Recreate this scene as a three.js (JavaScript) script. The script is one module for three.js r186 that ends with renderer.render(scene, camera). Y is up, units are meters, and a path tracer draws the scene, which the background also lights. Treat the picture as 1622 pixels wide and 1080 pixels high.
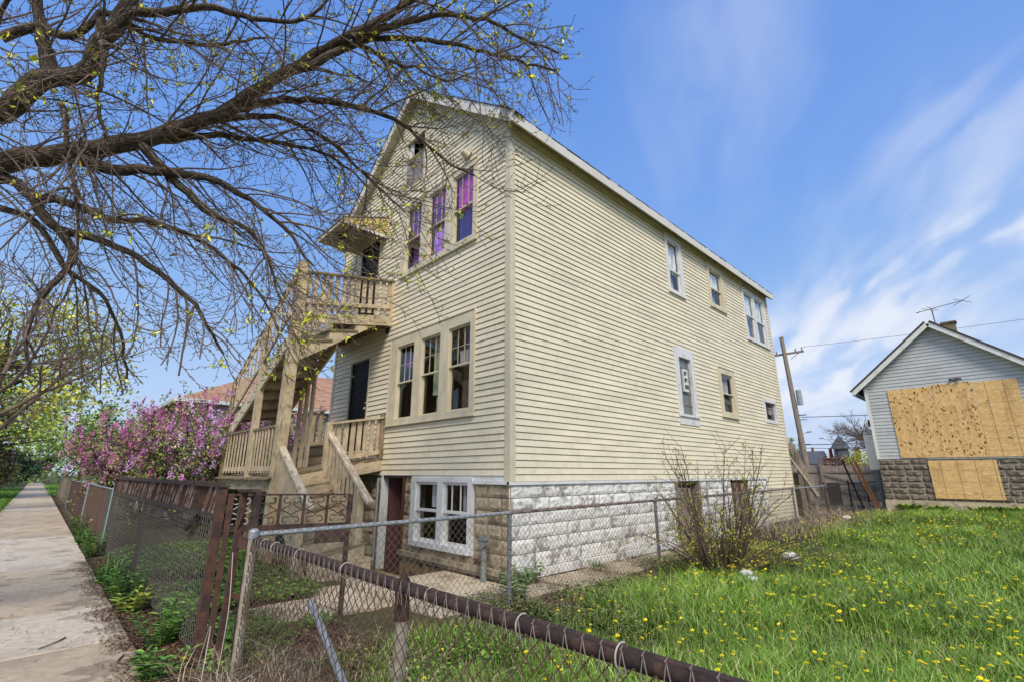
import * as THREE from 'three';
import { mergeGeometries } from 'three/addons/utils/BufferGeometryUtils.js';

// ------------------------------------------------------------------ camera, sky, sun, exposure
const scene = new THREE.Scene();
const camera = new THREE.PerspectiveCamera(71.37, 1024 / 681, 0.05, 900);
const YAW = 46.09 * Math.PI / 180, PITCH = 15.53 * Math.PI / 180, EYE = 1.6;
camera.position.set(0, EYE, 0);
camera.lookAt(-Math.sin(YAW) * Math.cos(PITCH), EYE + Math.sin(PITCH), -Math.cos(YAW) * Math.cos(PITCH));
scene.add(camera);
const renderer = new THREE.WebGLRenderer({ antialias: true });
renderer.setSize(1024, 681);
renderer.toneMapping = THREE.LinearToneMapping;
renderer.toneMappingExposure = 1.5;
renderer.shadowMap.enabled = true;

const SUN = new THREE.Vector3(0.72, 0.95, 0.52).normalize();
const sun = new THREE.DirectionalLight(new THREE.Color(1, 0.915, 0.79), 2.2);
sun.position.copy(SUN).multiplyScalar(60).add(new THREE.Vector3(-8, 0, -6));
sun.target.position.set(-8, 0, -6);
sun.castShadow = true; sun.shadow.radius = 40;
sun.shadow.mapSize.set(4096, 4096);
Object.assign(sun.shadow.camera, { left: -40, right: 40, top: 40, bottom: -40, near: 1, far: 160 });
scene.add(sun, sun.target);

// seeded numbers and noise
function rng(seed) { let s = seed >>> 0; return () => { s = (s + 0x6d2b79f5) >>> 0; let t = Math.imul(s ^ (s >>> 15), 1 | s); t = (t + Math.imul(t ^ (t >>> 7), 61 | t)) ^ t; return ((t ^ (t >>> 14)) >>> 0) / 4294967296; }; }
const R0 = rng(7);
const rnd = (a = 0, b = 1, r = R0) => a + (b - a) * r();
const lerp = (a, b, t) => a + (b - a) * t, clamp = (x, a = 0, b = 1) => Math.max(a, Math.min(b, x));
const smooth = (a, b, x) => { const t = clamp((x - a) / (b - a)); return t * t * (3 - 2 * t); };
const LAT = new Float32Array(65536); { const r = rng(99); for (let i = 0; i < 65536; i++) LAT[i] = r(); }
function vnoise(x, y, per = 256) {
  const xi = Math.floor(x), yi = Math.floor(y), fx = x - xi, fy = y - yi, u = fx * fx * (3 - 2 * fx), v = fy * fy * (3 - 2 * fy);
  const m = (a) => ((a % per) + per) % per, a = m(xi), b = m(xi + 1), c = m(yi) * 256, d = m(yi + 1) * 256;
  return lerp(lerp(LAT[a + c], LAT[b + c], u), lerp(LAT[a + d], LAT[b + d], u), v);
}
function fbm(x, y, per = 256, oct = 5) { let s = 0, a = 0.5, n = 0; for (let i = 0; i < oct; i++) { s += a * vnoise(x + i * 17, y + i * 31, per); n += a; x *= 2; y *= 2; per = Math.min(256, per * 2); a *= 0.5; } return s / n; }

{ // sky: blue deepening upwards, pale at the horizon, thin wisps of high cloud
  const W = 2048, H = 1024, d = new Float32Array(W * H * 4);
  const G = [[-90, .30, .30, .26], [-3, .34, .35, .33], [0, .56, .66, .82], [8, .42, .58, .85], [18, .25, .44, .80], [30, .16, .335, .76], [48, .115, .27, .70], [90, .09, .22, .6]];
  const band = (az, el, a0, e0, slope, wa, we) => { const x = az - a0, y = el - e0 - slope * x; return Math.exp(-(x * x) / (wa * wa) - (y * y) / (we * we)); };
  for (let j = 0; j < H; j++) for (let i = 0; i < W; i++) {
    const el = ((j + 0.5) / H - 0.5) * 180, lon = ((i + 0.5) / W - 0.5) * 2 * Math.PI;
    let az = Math.atan2(Math.cos(lon), -Math.sin(lon)) * 180 / Math.PI;             // 0 = -z, positive towards +x
    let k = 0; while (k < G.length - 2 && el > G[k + 1][0]) k++;
    const t = clamp((el - G[k][0]) / (G[k + 1][0] - G[k][0])), c = [1, 2, 3].map((q) => lerp(G[k][q], G[k + 1][q], t));
    if (el > 0) {
      const er = el * Math.PI / 180, R = Math.cos(er) / (Math.sin(er) + 0.12), a = az * Math.PI / 180;
      const px = Math.sin(a) * R + 40, py = -Math.cos(a) * R + 40;
      const wx = fbm(px * 1.3, py * 1.3, 256, 4), wy = fbm(px * 1.3 + 60, py * 1.3 + 9, 256, 4);
      const st = fbm((px * 0.5 + py * 0.9) * 2.2 + wx * 1.3, (px * 0.9 - py * 0.5) * 8 + wy * 2.4, 256, 8);
      const big = fbm(px * 0.8 + 11, py * 0.8 + 5, 256, 4);
      const back = smooth(60, 120, Math.abs(az - -45) > 180 ? 360 - Math.abs(az + 45) : Math.abs(az + 45));
      let m = band(az, el, -5, 16.5, .30, 24, 4.2) * 1.05 + band(az, el, 2, 27, .5, 12, 7) * .42 + band(az, el, -22, 38, .7, 16, 9) * .28 + band(az, el, -10, 9, .10, 20, 3.6) * 1.0 + 0.07 + back * 0.6;
      m += smooth(.5, .8, big) * .12;
      let cl = smooth(.24, .74, st * (0.66 + 0.4 * m)) * clamp(m, 0, 1.1) * .60 * smooth(0, 4, el) + .12 * m;
      cl = clamp(cl, 0, .93);
      const gl = 1 + .55 * back, cc = [.82 * gl, .84 * gl, .90 * gl];  // unseen cloud behind the camera is brightened to add soft fill light
      for (let q = 0; q < 3; q++) c[q] = lerp(c[q], cc[q], cl);
    }
    const o = (j * W + i) * 4; d[o] = c[0] / 1.36; d[o + 1] = c[1] / 1.36; d[o + 2] = c[2] / 1.36; d[o + 3] = 1;
  }
  const sky = new THREE.DataTexture(d, W, H, THREE.RGBAFormat, THREE.FloatType);
  sky.mapping = THREE.EquirectangularReflectionMapping; sky.magFilter = sky.minFilter = THREE.LinearFilter; sky.wrapS = THREE.RepeatWrapping; sky.needsUpdate = true;
  scene.background = sky; scene.environment = sky;
}

// ------------------------------------------------------------------ materials
const RG = { rep: (m) => { for (const k of ['map', 'bumpMap', 'roughnessMap']) if (m[k]) { m[k].wrapS = m[k].wrapT = THREE.RepeatWrapping; } return m; } };
function tex(size, metres, fn, srgb = true) {                       // fn(u, v) in 0..1 tile -> [r, g, b] 0..255
  const d = new Uint8Array(size * size * 4);
  for (let j = 0; j < size; j++) for (let i = 0; i < size; i++) { const c = fn(i / size, j / size), o = (j * size + i) * 4; d[o] = clamp(c[0], 0, 255); d[o + 1] = clamp(c[1], 0, 255); d[o + 2] = clamp(c[2], 0, 255); d[o + 3] = 255; }
  const t = new THREE.DataTexture(d, size, size); t.wrapS = t.wrapT = THREE.RepeatWrapping; t.magFilter = THREE.LinearFilter; t.minFilter = THREE.LinearMipmapLinearFilter; t.generateMipmaps = true;
  if (srgb) t.colorSpace = THREE.SRGBColorSpace; t.repeat.set(1 / metres[0], 1 / metres[1]); t.needsUpdate = true; return t;
}
const mix = (a, b, t) => [lerp(a[0], b[0], t), lerp(a[1], b[1], t), lerp(a[2], b[2], t)], mul = (a, k) => [a[0] * k, a[1] * k, a[2] * k];
const F = (u, v, n, o = 5, s = 0) => fbm(u * n + s, v * n + s * 1.7, n, o);      // tileable when s is whole
const S = (o) => new THREE.MeshStandardMaterial({ roughness: .8, ...o });
const grey = (size, m, f) => tex(size, m, (u, v) => { const k = f(u, v) * 255; return [k, k, k]; }, false);
const bumpFine = grey(256, [.25, .25], (u, v) => F(u, v, 24, 4));
const bumpRough = grey(512, [.6, .6], (u, v) => F(u, v, 12, 6));
const bumpGrain = grey(512, [.5, .5], (u, v) => fbm(u * 8, v * 90 + F(u, v, 4) * 6, 256, 3) * .6 + .4 * F(u, v, 20));
const M = {};
M.siding = S({ roughness: .62, bumpMap: bumpFine, bumpScale: .0006, map: tex(512, [3.1, 2.3], (u, v) => { const g = F(u, v, 4, 6), h = fbm(u * 64, v * 3 + 7, 64, 4), f = F(u, v, 64, 3); return mul(mix([233, 222, 192], [212, 198, 166], smooth(.55, .8, fbm(u * 10, v * 2 + 3, 10, 5)) * .35), .86 + .14 * g + .05 * h + .04 * f); }) });
M.trim = S({ roughness: .6, bumpMap: bumpFine, bumpScale: .0006, map: tex(256, [1.3, 1.3], (u, v) => mul([218, 206, 176], .86 + .16 * F(u, v, 6) + .06 * F(u, v, 48, 2))) });
M.white = S({ roughness: .5, map: tex(256, [1.1, 1.1], (u, v) => { const g = F(u, v, 5); return mul(mix([226, 226, 222], [186, 178, 160], smooth(.52, .8, g) * .6), .93 + .1 * F(u, v, 40, 3)); }) });
M.fascia = S({ roughness: .5, map: tex(256, [1.7, 1.7], (u, v) => mul([228, 222, 208], .88 + .1 * F(u, v, 4) + .06 * F(u, v, 48, 3))) });
M.soffit = S({ roughness: .6, map: tex(256, [.9, .9], (u, v) => mul([206, 197, 172], .84 + .16 * F(u, v, 6))) });
function paint(base, under, lo, hi, moss) { return (u, v) => { const p = fbm(u * 5, v * 24, 24, 6), q = fbm(u * 6, v * 70, 70, 4), g = F(u, v, 40, 3); let c = mul(base, .74 + .34 * F(u, v, 6, 5, 3) + .10 * g); const k = smooth(lo, hi, p * .6 + q * .4); c = mix(c, mul(under, .6 + .7 * q), k); if (moss) c = mix(c, moss, smooth(.6, .72, F(u, v, 5, 5, 11)) * .7); return c; }; }
M.wood = S({ roughness: .8, bumpMap: bumpGrain, bumpScale: .002, map: tex(512, [1.1, 1.1], paint([202, 183, 150], [146, 128, 104], .60, .72)) });
M.woodWorn = S({ roughness: .85, bumpMap: bumpGrain, bumpScale: .003, map: tex(512, [.9, .9], paint([198, 178, 144], [142, 124, 98], .50, .66, [128, 124, 84])) });
M.woodPeel = S({ roughness: .85, bumpMap: bumpGrain, bumpScale: .003, map: tex(512, [.5, .5], paint([216, 202, 174], [164, 142, 112], .50, .62)) });
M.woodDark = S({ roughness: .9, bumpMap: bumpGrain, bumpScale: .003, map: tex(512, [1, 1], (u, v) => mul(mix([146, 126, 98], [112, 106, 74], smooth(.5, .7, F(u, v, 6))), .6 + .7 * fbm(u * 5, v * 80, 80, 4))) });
M.woodGrey = S({ roughness: .9, bumpMap: bumpGrain, bumpScale: .003, map: tex(512, [.8, .8], (u, v) => mul([142, 128, 112], .55 + .7 * fbm(u * 80, v * 5, 80, 4) + .2 * F(u, v, 6))) });
M.stoneTan = S({ roughness: .95, bumpMap: bumpRough, bumpScale: .006, map: tex(512, [1.3, 1.3], (u, v) => { const g = F(u, v, 8, 6), h = F(u, v, 30, 4, 3); return mul(mix([174, 159, 132], [118, 104, 84], smooth(.42, .78, g)), .78 + .4 * h); }) });
M.stoneWhite = S({ roughness: .9, bumpMap: bumpRough, bumpScale: .003, map: tex(1024, [2.7, 2.7], (u, v) => { const g = F(u, v, 8, 6), h = F(u, v, 40, 4, 3), s = smooth(.46, .68, g * .62 + h * .38), f = F(u, v, 90, 3, 5); return mul(mix([234, 231, 222], [138, 132, 122], s * .8), .86 + .22 * f); }) });
M.mortar = S({ roughness: 1, map: tex(256, [.8, .8], (u, v) => mul([150, 138, 116], .6 + .6 * F(u, v, 12))) });
M.mortarWhite = S({ roughness: 1, map: tex(256, [.8, .8], (u, v) => mul([204, 200, 190], .6 + .6 * F(u, v, 12))) });
M.stucco = S({ roughness: .95, bumpMap: bumpRough, bumpScale: .006, map: tex(512, [1.4, 1.4], (u, v) => mul(mix([158, 132, 98], [92, 70, 50], smooth(.4, .7, F(u, v, 5, 6))), .75 + .4 * F(u, v, 30, 3))) });
const concreteFn = (base, dark) => (u, v) => { const g = F(u, v, 4, 6), h = F(u, v, 60, 3), s = F(u, v, 14, 5, 5); let c = mul(mix(base, dark, smooth(.48, .78, g) * .65), .86 + .2 * h); if (s > .66) c = mul(c, .84); return c; };
M.concrete = S({ roughness: .92, bumpMap: bumpRough, bumpScale: .003, map: tex(1024, [2.9, 2.9], concreteFn([210, 195, 171], [174, 160, 140])) });
M.pad = S({ roughness: .92, bumpMap: bumpRough, bumpScale: .005, map: tex(512, [2.3, 2.3], concreteFn([208, 190, 160], [150, 132, 106])) });
M.rust = S({ roughness: .8, metalness: .15, bumpMap: bumpRough, bumpScale: .002, map: tex(512, [.5, .5], (u, v) => { const g = F(u, v, 10, 6), h = F(u, v, 50, 3); return mul(mix([84, 62, 51], [58, 45, 40], smooth(.35, .65, g)), .75 + .45 * h); }) });
M.rustRed = S({ roughness: .8, bumpMap: bumpRough, bumpScale: .002, map: tex(512, [.6, .6], (u, v) => { const g = F(u, v, 8, 6), h = F(u, v, 50, 3); return mul(mix([92, 62, 48], [66, 48, 42], smooth(.35, .7, g)), .8 + .35 * h); }) });
M.galv = S({ roughness: .5, metalness: .4, map: tex(256, [.4, .4], (u, v) => { const g = F(u, v, 8, 5); return mul(mix([176, 180, 182], [140, 122, 104], smooth(.58, .75, F(u, v, 5, 4, 7)) * .8), .78 + .3 * g); }) });
M.galvRust = S({ roughness: .6, metalness: .3, map: tex(256, [.5, .5], (u, v) => { const g = F(u, v, 8, 5); return mul(mix([160, 146, 138], [116, 84, 70], smooth(.4, .6, g)), .8 + .3 * F(u, v, 40, 2)); }) });
M.postGrey = S({ roughness: .6, metalness: .2, map: tex(256, [.4, .4], (u, v) => mul(mix([128, 134, 136], [112, 98, 82], smooth(.55, .75, F(u, v, 6))), .85 + .25 * F(u, v, 30, 2))) });
M.wireRust = S({ roughness: .75, metalness: .2, color: new THREE.Color('#5f4a3c') });
M.wire = S({ roughness: .6, metalness: .25, color: new THREE.Color('#7b7064') }); M.postPale = S({ roughness: .7, metalness: .1, map: tex(256, [.5, .5], (u, v) => mul(mix([168, 160, 142], [132, 112, 88], smooth(.5, .75, F(u, v, 6, 5))), .82 + .3 * F(u, v, 40, 3))) });
M.wireDark = S({ roughness: .7, metalness: .2, color: new THREE.Color('#6d655c') });
M.tie = S({ roughness: .5, metalness: .2, color: new THREE.Color('#b4aca0') });
M.black = S({ roughness: .5, color: new THREE.Color('#17161a') });
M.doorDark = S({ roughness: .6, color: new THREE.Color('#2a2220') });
M.burgundy = S({ roughness: .7, map: tex(256, [.7, .7], (u, v) => mul([84, 44, 46], .6 + .7 * fbm(u * 40, v * 4, 40, 4))) });
M.brownDoor = S({ roughness: .8, map: tex(256, [.7, .7], (u, v) => mul([96, 62, 34], .6 + .7 * fbm(u * 40, v * 4, 40, 4))) });
M.knob = S({ roughness: .2, metalness: .9, color: new THREE.Color('#e6e2da') });
M.glass = new THREE.MeshPhysicalMaterial({ roughness: .03, transmission: 1, thickness: 0, ior: 1.33, color: new THREE.Color('#fbfcfc') });
M.glassFrost = new THREE.MeshPhysicalMaterial({ roughness: .35, transmission: .35, thickness: 0, color: new THREE.Color('#8f9490'), bumpMap: bumpRough, bumpScale: .004 });
const cloth = (c, n = 30) => S({ roughness: 1, map: tex(256, [.6, .6], (u, v) => mul(c, .7 + .45 * fbm(u * n, v * 3, n, 3))) });
M.magenta = cloth([226, 80, 206]); M.purple = cloth([140, 62, 150]); M.violet = cloth([214, 156, 250]); M.indigo = cloth([78, 58, 140]);
M.plum = cloth([130, 66, 142]); M.greenCloth = cloth([190, 206, 170]); M.blind = cloth([248, 246, 240], 8); M.darkCloth = cloth([104, 88, 76]); M.lace = cloth([196, 194, 196], 20);
M.asphaltRoof = S({ roughness: 1, bumpMap: bumpRough, bumpScale: .006, map: tex(256, [1, 1], (u, v) => mul([74, 64, 58], .6 + .7 * F(u, v, 30, 3))) });
M.boardGrey = S({ roughness: .9, map: tex(256, [1, 1], (u, v) => mul([154, 146, 142], .75 + .4 * F(u, v, 5))) });
M.awnStripe = S({ roughness: .5, color: new THREE.Color('#dcc498') }); M.awnCream = S({ roughness: .5, color: new THREE.Color('#e2d3b4') });
M.awnBack = S({ roughness: .7, color: new THREE.Color('#9c7a50') }); M.awnGrey = S({ roughness: .6, map: tex(256, [.9, .9], (u, v) => mul([172, 162, 148], .75 + .35 * F(u, v, 6))) });
M.meter = S({ roughness: .7, map: tex(256, [.4, .4], (u, v) => mul(mix([134, 142, 136], [108, 92, 74], smooth(.5, .7, F(u, v, 8))), .8 + .3 * F(u, v, 30, 2))) });
M.bark = S({ roughness: .95, bumpMap: grey(512, [.5, .5], (u, v) => { const r = fbm(u * 26, v * 7 + F(u, v, 6) * 1.5, 26, 4); return Math.abs(r - .5) * 2; }), bumpScale: .02, map: tex(512, [.6, .6], (u, v) => { const r = Math.abs(fbm(u * 26, v * 7 + F(u, v, 6) * 1.5, 26, 4) - .5) * 2; return mul(mix([74, 62, 52], [144, 128, 106], smooth(.05, .5, r)), .8 + .35 * F(u, v, 30, 3)); }) });
M.twig = S({ roughness: .9, map: tex(128, [.3, .3], (u, v) => mul([128, 110, 94], .65 + .6 * F(u, v, 12, 4))) });
M.twigDark = S({ roughness: .9, color: new THREE.Color('#57483c') });
M.sidingGrey = S({ roughness: .65, map: tex(512, [2.2, 2.2], (u, v) => mul([190, 194, 194], .84 + .14 * F(u, v, 5) + .07 * F(u, v, 60, 2))) });
M.blockGrey = S({ roughness: .95, bumpMap: bumpRough, bumpScale: .016, map: tex(512, [1.1, 1.1], (u, v) => mul([140, 126, 112], .5 + .7 * F(u, v, 14, 6))) });
M.blockMortar = S({ roughness: 1, color: new THREE.Color('#b9ad9c') });
M.fenceWood = S({ roughness: .95, bumpMap: bumpGrain, bumpScale: .003, map: tex(512, [1, 1], (u, v) => mul([172, 156, 140], .5 + .65 * fbm(u * 60, v * 4, 60, 4) + .3 * F(u, v, 5))) });
M.shingleBrown = S({ roughness: 1, map: tex(512, [2, 2], (u, v) => { const row = Math.floor(v * 14), t = LAT[(row * 37 + Math.floor(u * 9 + (row % 2) * .5) * 11) & 65535]; const e = (v * 14) % 1; return mul(mix([200, 156, 126], [166, 122, 98], t), (.82 + .25 * F(u, v, 40, 3)) * (e < .12 ? .72 : 1)); }) });
M.brick = S({ roughness: .95, map: tex(256, [1.2, 1.2], (u, v) => mul([140, 82, 66], .7 + .5 * F(u, v, 24, 4))) });
M.paleWall = S({ roughness: .9, map: tex(256, [3, 3], (u, v) => mul([206, 204, 198], .85 + .2 * F(u, v, 5))) });
M.greyWall = S({ roughness: .9, map: tex(256, [3, 3], (u, v) => mul([168, 164, 158], .85 + .2 * F(u, v, 5))) });
M.slate = S({ roughness: .9, map: tex(256, [2, 2], (u, v) => mul([92, 96, 104], .75 + .4 * F(u, v, 20, 3))) });
M.windowDark = S({ roughness: .15, color: new THREE.Color('#2a3036') });
M.red = S({ roughness: .6, color: new THREE.Color('#c3202c') }); M.teal = S({ roughness: .6, color: new THREE.Color('#6fb5a4') });
M.trash = S({ roughness: .6, color: new THREE.Color('#dcdad4'), bumpMap: bumpRough, bumpScale: .01 });
M.asphalt = S({ roughness: .95, color: new THREE.Color().setRGB(.05, .05, .05) });
M.vc = S({ roughness: .85, vertexColors: true });
M.leaf = new THREE.MeshPhysicalMaterial({ roughness: .7, vertexColors: true, transmission: 0, side: THREE.DoubleSide });
M.petal = S({ roughness: .8, vertexColors: true, side: THREE.DoubleSide });
M.ground = S({ roughness: 1, vertexColors: true, bumpMap: bumpRough, bumpScale: .03, map: tex(1024, [2.4, 2.4], (u, v) => { const g = F(u, v, 10, 6), h = F(u, v, 70, 3); return mul([255, 250, 240], .5 + .4 * g + .3 * h); }) });
function osbCanvas(kind, w, h, seed) {
  const px = 300, c = document.createElement('canvas'); c.width = Math.round(w * px); c.height = Math.round(h * px); const g = c.getContext('2d'), r = rng(seed);
  g.fillStyle = '#dcb87c'; g.fillRect(0, 0, c.width, c.height);
  const n = Math.round(w * h * 2600);
  for (let i = 0; i < n; i++) {
    g.save(); g.translate(r() * c.width, r() * c.height); g.rotate(kind === 'grid' ? (r() - .5) * 1.4 : 1.3 + (r() - .5) * 1.5);
    const L = 14 + r() * 30, t = r(), dk = kind === 'spots' ? r() < .04 : r() < .002;
    g.fillStyle = dk ? 'rgba(84,52,26,.9)' : `rgba(${Math.round(196 + 50 * t)},${Math.round(156 + 50 * t)},${Math.round(96 + 50 * t)},.55)`;
    g.fillRect(-L / 2, -3, dk ? L * .7 : L, dk ? 8 + r() * 6 : 4 + r() * 7); g.restore();
  }
  for (let i = 0; i < 5; i++) { const x = r() * c.width, y0 = r() * c.height * .4, gr = g.createLinearGradient(0, y0, 0, y0 + c.height * .6); gr.addColorStop(0, 'rgba(110,76,40,.16)'); gr.addColorStop(1, 'rgba(110,76,40,0)'); g.fillStyle = gr; g.fillRect(x, y0, 20 + r() * 50, c.height * .6); }
  if (kind === 'grid') { g.strokeStyle = 'rgba(70,46,24,.8)'; g.lineWidth = 3; for (let x = .28; x < w; x += .41) { g.beginPath(); g.moveTo(x * px, 0); g.lineTo(x * px, c.height); g.stroke(); } g.strokeStyle = 'rgba(70,46,24,.55)'; g.lineWidth = 2; for (let y = .3; y < h; y += .36) { g.beginPath(); g.moveTo(0, y * px); g.lineTo(c.width, y * px); g.stroke(); } }
  const t = new THREE.CanvasTexture(c); t.colorSpace = THREE.SRGBColorSpace; t.wrapS = t.wrapT = THREE.RepeatWrapping; t.repeat.set(1 / w, 1 / h);
  return S({ roughness: .85, map: t, bumpMap: bumpFine, bumpScale: .001 });
}

// ------------------------------------------------------------------ builders
const used = {};
const numbered = (n) => { used[n] = (used[n] ?? -1) + 1; return used[n] ? n + '_' + String(used[n]).padStart(3, '0') : n; };
const shade = (o) => { o.castShadow = o.receiveShadow = true; return o; };
function thing(name, label, category, group, pos) { const o = new THREE.Group(); o.name = numbered(name); o.userData = { label, category }; if (group) o.userData.group = group; if (pos) o.position.set(...pos); scene.add(o); return o; }
function part(parent, name, geo, mat, extra) { const m = shade(new THREE.Mesh(Array.isArray(geo) ? merge(geo) : geo, mat)); m.name = name; if (extra) Object.assign(m.userData, extra); parent.add(m); return m; }
function sub(parent, name) { const g = new THREE.Group(); g.name = name; parent.add(g); return g; }
function solo(name, geo, mat, label, category, group, kind) { const m = shade(new THREE.Mesh(Array.isArray(geo) ? merge(geo) : geo, mat)); m.name = numbered(name); m.userData = { label, category }; if (group) m.userData.group = group; if (kind) m.userData.kind = kind; scene.add(m); return m; }
function struct(name, geo, mat) { const m = shade(new THREE.Mesh(Array.isArray(geo) ? merge(geo) : geo, mat)); m.name = name; m.userData.kind = 'structure'; scene.add(m); return m; }
const STUFF = { kind: 'stuff' };
function flat(g) { return g.index ? g.toNonIndexed() : g; }
function merge(list) { return list.length === 1 ? list[0] : mergeGeometries(list.map(flat)); }
function uvm(g) {                                                    // uv in metres from position and face direction
  g = flat(g); const p = g.attributes.position, n = g.attributes.normal, uv = new Float32Array(p.count * 2);
  for (let i = 0; i < p.count; i++) {
    const x = p.getX(i), y = p.getY(i), z = p.getZ(i), a = Math.abs(n.getX(i)), b = Math.abs(n.getY(i)), c = Math.abs(n.getZ(i));
    if (b > a && b > c) { uv[2 * i] = x; uv[2 * i + 1] = z; } else if (a > c) { uv[2 * i] = z; uv[2 * i + 1] = y; } else { uv[2 * i] = x; uv[2 * i + 1] = y; }
  }
  g.setAttribute('uv', new THREE.BufferAttribute(uv, 2)); return g;
}
function bx(x0, x1, y0, y1, z0, z1) { const g = new THREE.BoxGeometry(Math.abs(x1 - x0), Math.abs(y1 - y0), Math.abs(z1 - z0)); g.translate((x0 + x1) / 2, (y0 + y1) / 2, (z0 + z1) / 2); return uvm(g); }
const V = (x, y, z) => new THREE.Vector3(x, y, z);
function grainBox(w, h, L) { const g = flat(new THREE.BoxGeometry(w, h, L)), p = g.attributes.position, n = g.attributes.normal, uv = g.attributes.uv, o = rnd(0, 9); for (let i = 0; i < p.count; i++) { uv.setXY(i, p.getZ(i) + o, (Math.abs(n.getX(i)) > .5 ? p.getY(i) : p.getX(i)) + o * .3); } return g; }
function beam(a, b, w, h, up = V(0, 1, 0)) {                         // board from a to b; w sideways, h along up; grain runs along it
  const d = V(0, 0, 0).subVectors(b, a), L = d.length(); d.normalize(); const s = V(0, 0, 0).crossVectors(up, d).normalize(), u = V(0, 0, 0).crossVectors(d, s);
  const g = grainBox(w, h, L); g.applyMatrix4(new THREE.Matrix4().makeBasis(s, u, d).setPosition((a.x + b.x) / 2, (a.y + b.y) / 2, (a.z + b.z) / 2)); return g;
}
function rod(a, b, r, r2 = r, seg = 8) {
  const d = V(0, 0, 0).subVectors(b, a), L = d.length(), g = new THREE.CylinderGeometry(r2, r, L, seg); g.translate(0, L / 2, 0);
  g.applyQuaternion(new THREE.Quaternion().setFromUnitVectors(V(0, 1, 0), d.normalize())); g.translate(a.x, a.y, a.z); return uvm(g);
}
class MB {                                                           // collects triangles
  constructor(col) { this.p = []; this.n = []; this.u = []; this.c = col ? [] : null; }
  v(p, n, u, c) { this.p.push(p.x, p.y, p.z); this.n.push(n.x, n.y, n.z); this.u.push(u[0], u[1]); if (this.c) this.c.push(c[0], c[1], c[2]); }
  quad(a, b, c, d, n, ua = [0, 0], ub = [1, 0], uc = [1, 1], ud = [0, 1], col) { this.v(a, n, ua, col); this.v(b, n, ub, col); this.v(c, n, uc, col); this.v(a, n, ua, col); this.v(c, n, uc, col); this.v(d, n, ud, col); }
  tri(a, b, c, n, col) { this.v(a, n, [0, 0], col); this.v(b, n, [1, 0], col); this.v(c, n, [0, 1], col); }
  leaf(p, dir, nor, L, w, col, fold = .25) {                         // folded rhombus
    const s = V(0, 0, 0).crossVectors(dir, nor).normalize(), t = p.clone().addScaledVector(dir, L), m = p.clone().addScaledVector(dir, L * .45), up = nor.clone().multiplyScalar(w * fold);
    const a = m.clone().addScaledVector(s, w / 2).add(up), b = m.clone().addScaledVector(s, -w / 2).add(up), n1 = nor.clone().addScaledVector(s, -fold).normalize(), n2 = nor.clone().addScaledVector(s, fold).normalize();
    this.tri(p, a, t, n1, col); this.tri(p, t, b, n2, col);
  }
  tube(pts, rad, seg = 5) {
    const N = pts.length; let prev = null, L = 0; const up = V(.123, .9, .31);
    for (let i = 0; i < N; i++) {
      const d = (i < N - 1 ? pts[i + 1].clone().sub(pts[i]) : pts[i].clone().sub(pts[i - 1])); if (i > 0 && i < N - 1) d.add(pts[i].clone().sub(pts[i - 1])); d.normalize();
      let s = V(0, 0, 0).crossVectors(d, up); if (s.lengthSq() < 1e-4) s.set(1, 0, 0); s.normalize(); const t = V(0, 0, 0).crossVectors(s, d);
      if (i) L += pts[i].distanceTo(pts[i - 1]);
      const ring = []; for (let k = 0; k <= seg; k++) { const a = k / seg * Math.PI * 2, n = s.clone().multiplyScalar(Math.cos(a)).addScaledVector(t, Math.sin(a)); ring.push([pts[i].clone().addScaledVector(n, rad[i]), n, [k / seg * Math.max(.06, rad[0] * 6.28), L]]); }
      if (prev) for (let k = 0; k < seg; k++) { const A = prev[k], B = prev[k + 1], C = ring[k + 1], D = ring[k]; for (const q of [A, C, B, A, D, C]) this.v(q[0], q[1], q[2]); }
      prev = ring;
    }
  }
  get count() { return this.p.length / 9; }
  geo() { const g = new THREE.BufferGeometry(); g.setAttribute('position', new THREE.Float32BufferAttribute(this.p, 3)); g.setAttribute('normal', new THREE.Float32BufferAttribute(this.n, 3)); g.setAttribute('uv', new THREE.Float32BufferAttribute(this.u, 2)); if (this.c) g.setAttribute('color', new THREE.Float32BufferAttribute(this.c, 3)); return g; }
}
const lin = (hex, k = 1) => { const c = new THREE.Color(hex); return [c.r * k, c.g * k, c.b * k]; };
const vary = (hex, r, a = .25) => { const c = lin(hex), k = 1 + (r() - .5) * 2 * a, h = (r() - .5) * a * .5; return [c[0] * k * (1 + h), c[1] * k, c[2] * k * (1 - h)]; };
const randDir = (r) => { const y = r() * 2 - 1, a = r() * 6.283, q = Math.sqrt(1 - y * y); return V(Math.cos(a) * q, y, Math.sin(a) * q); };

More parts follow.
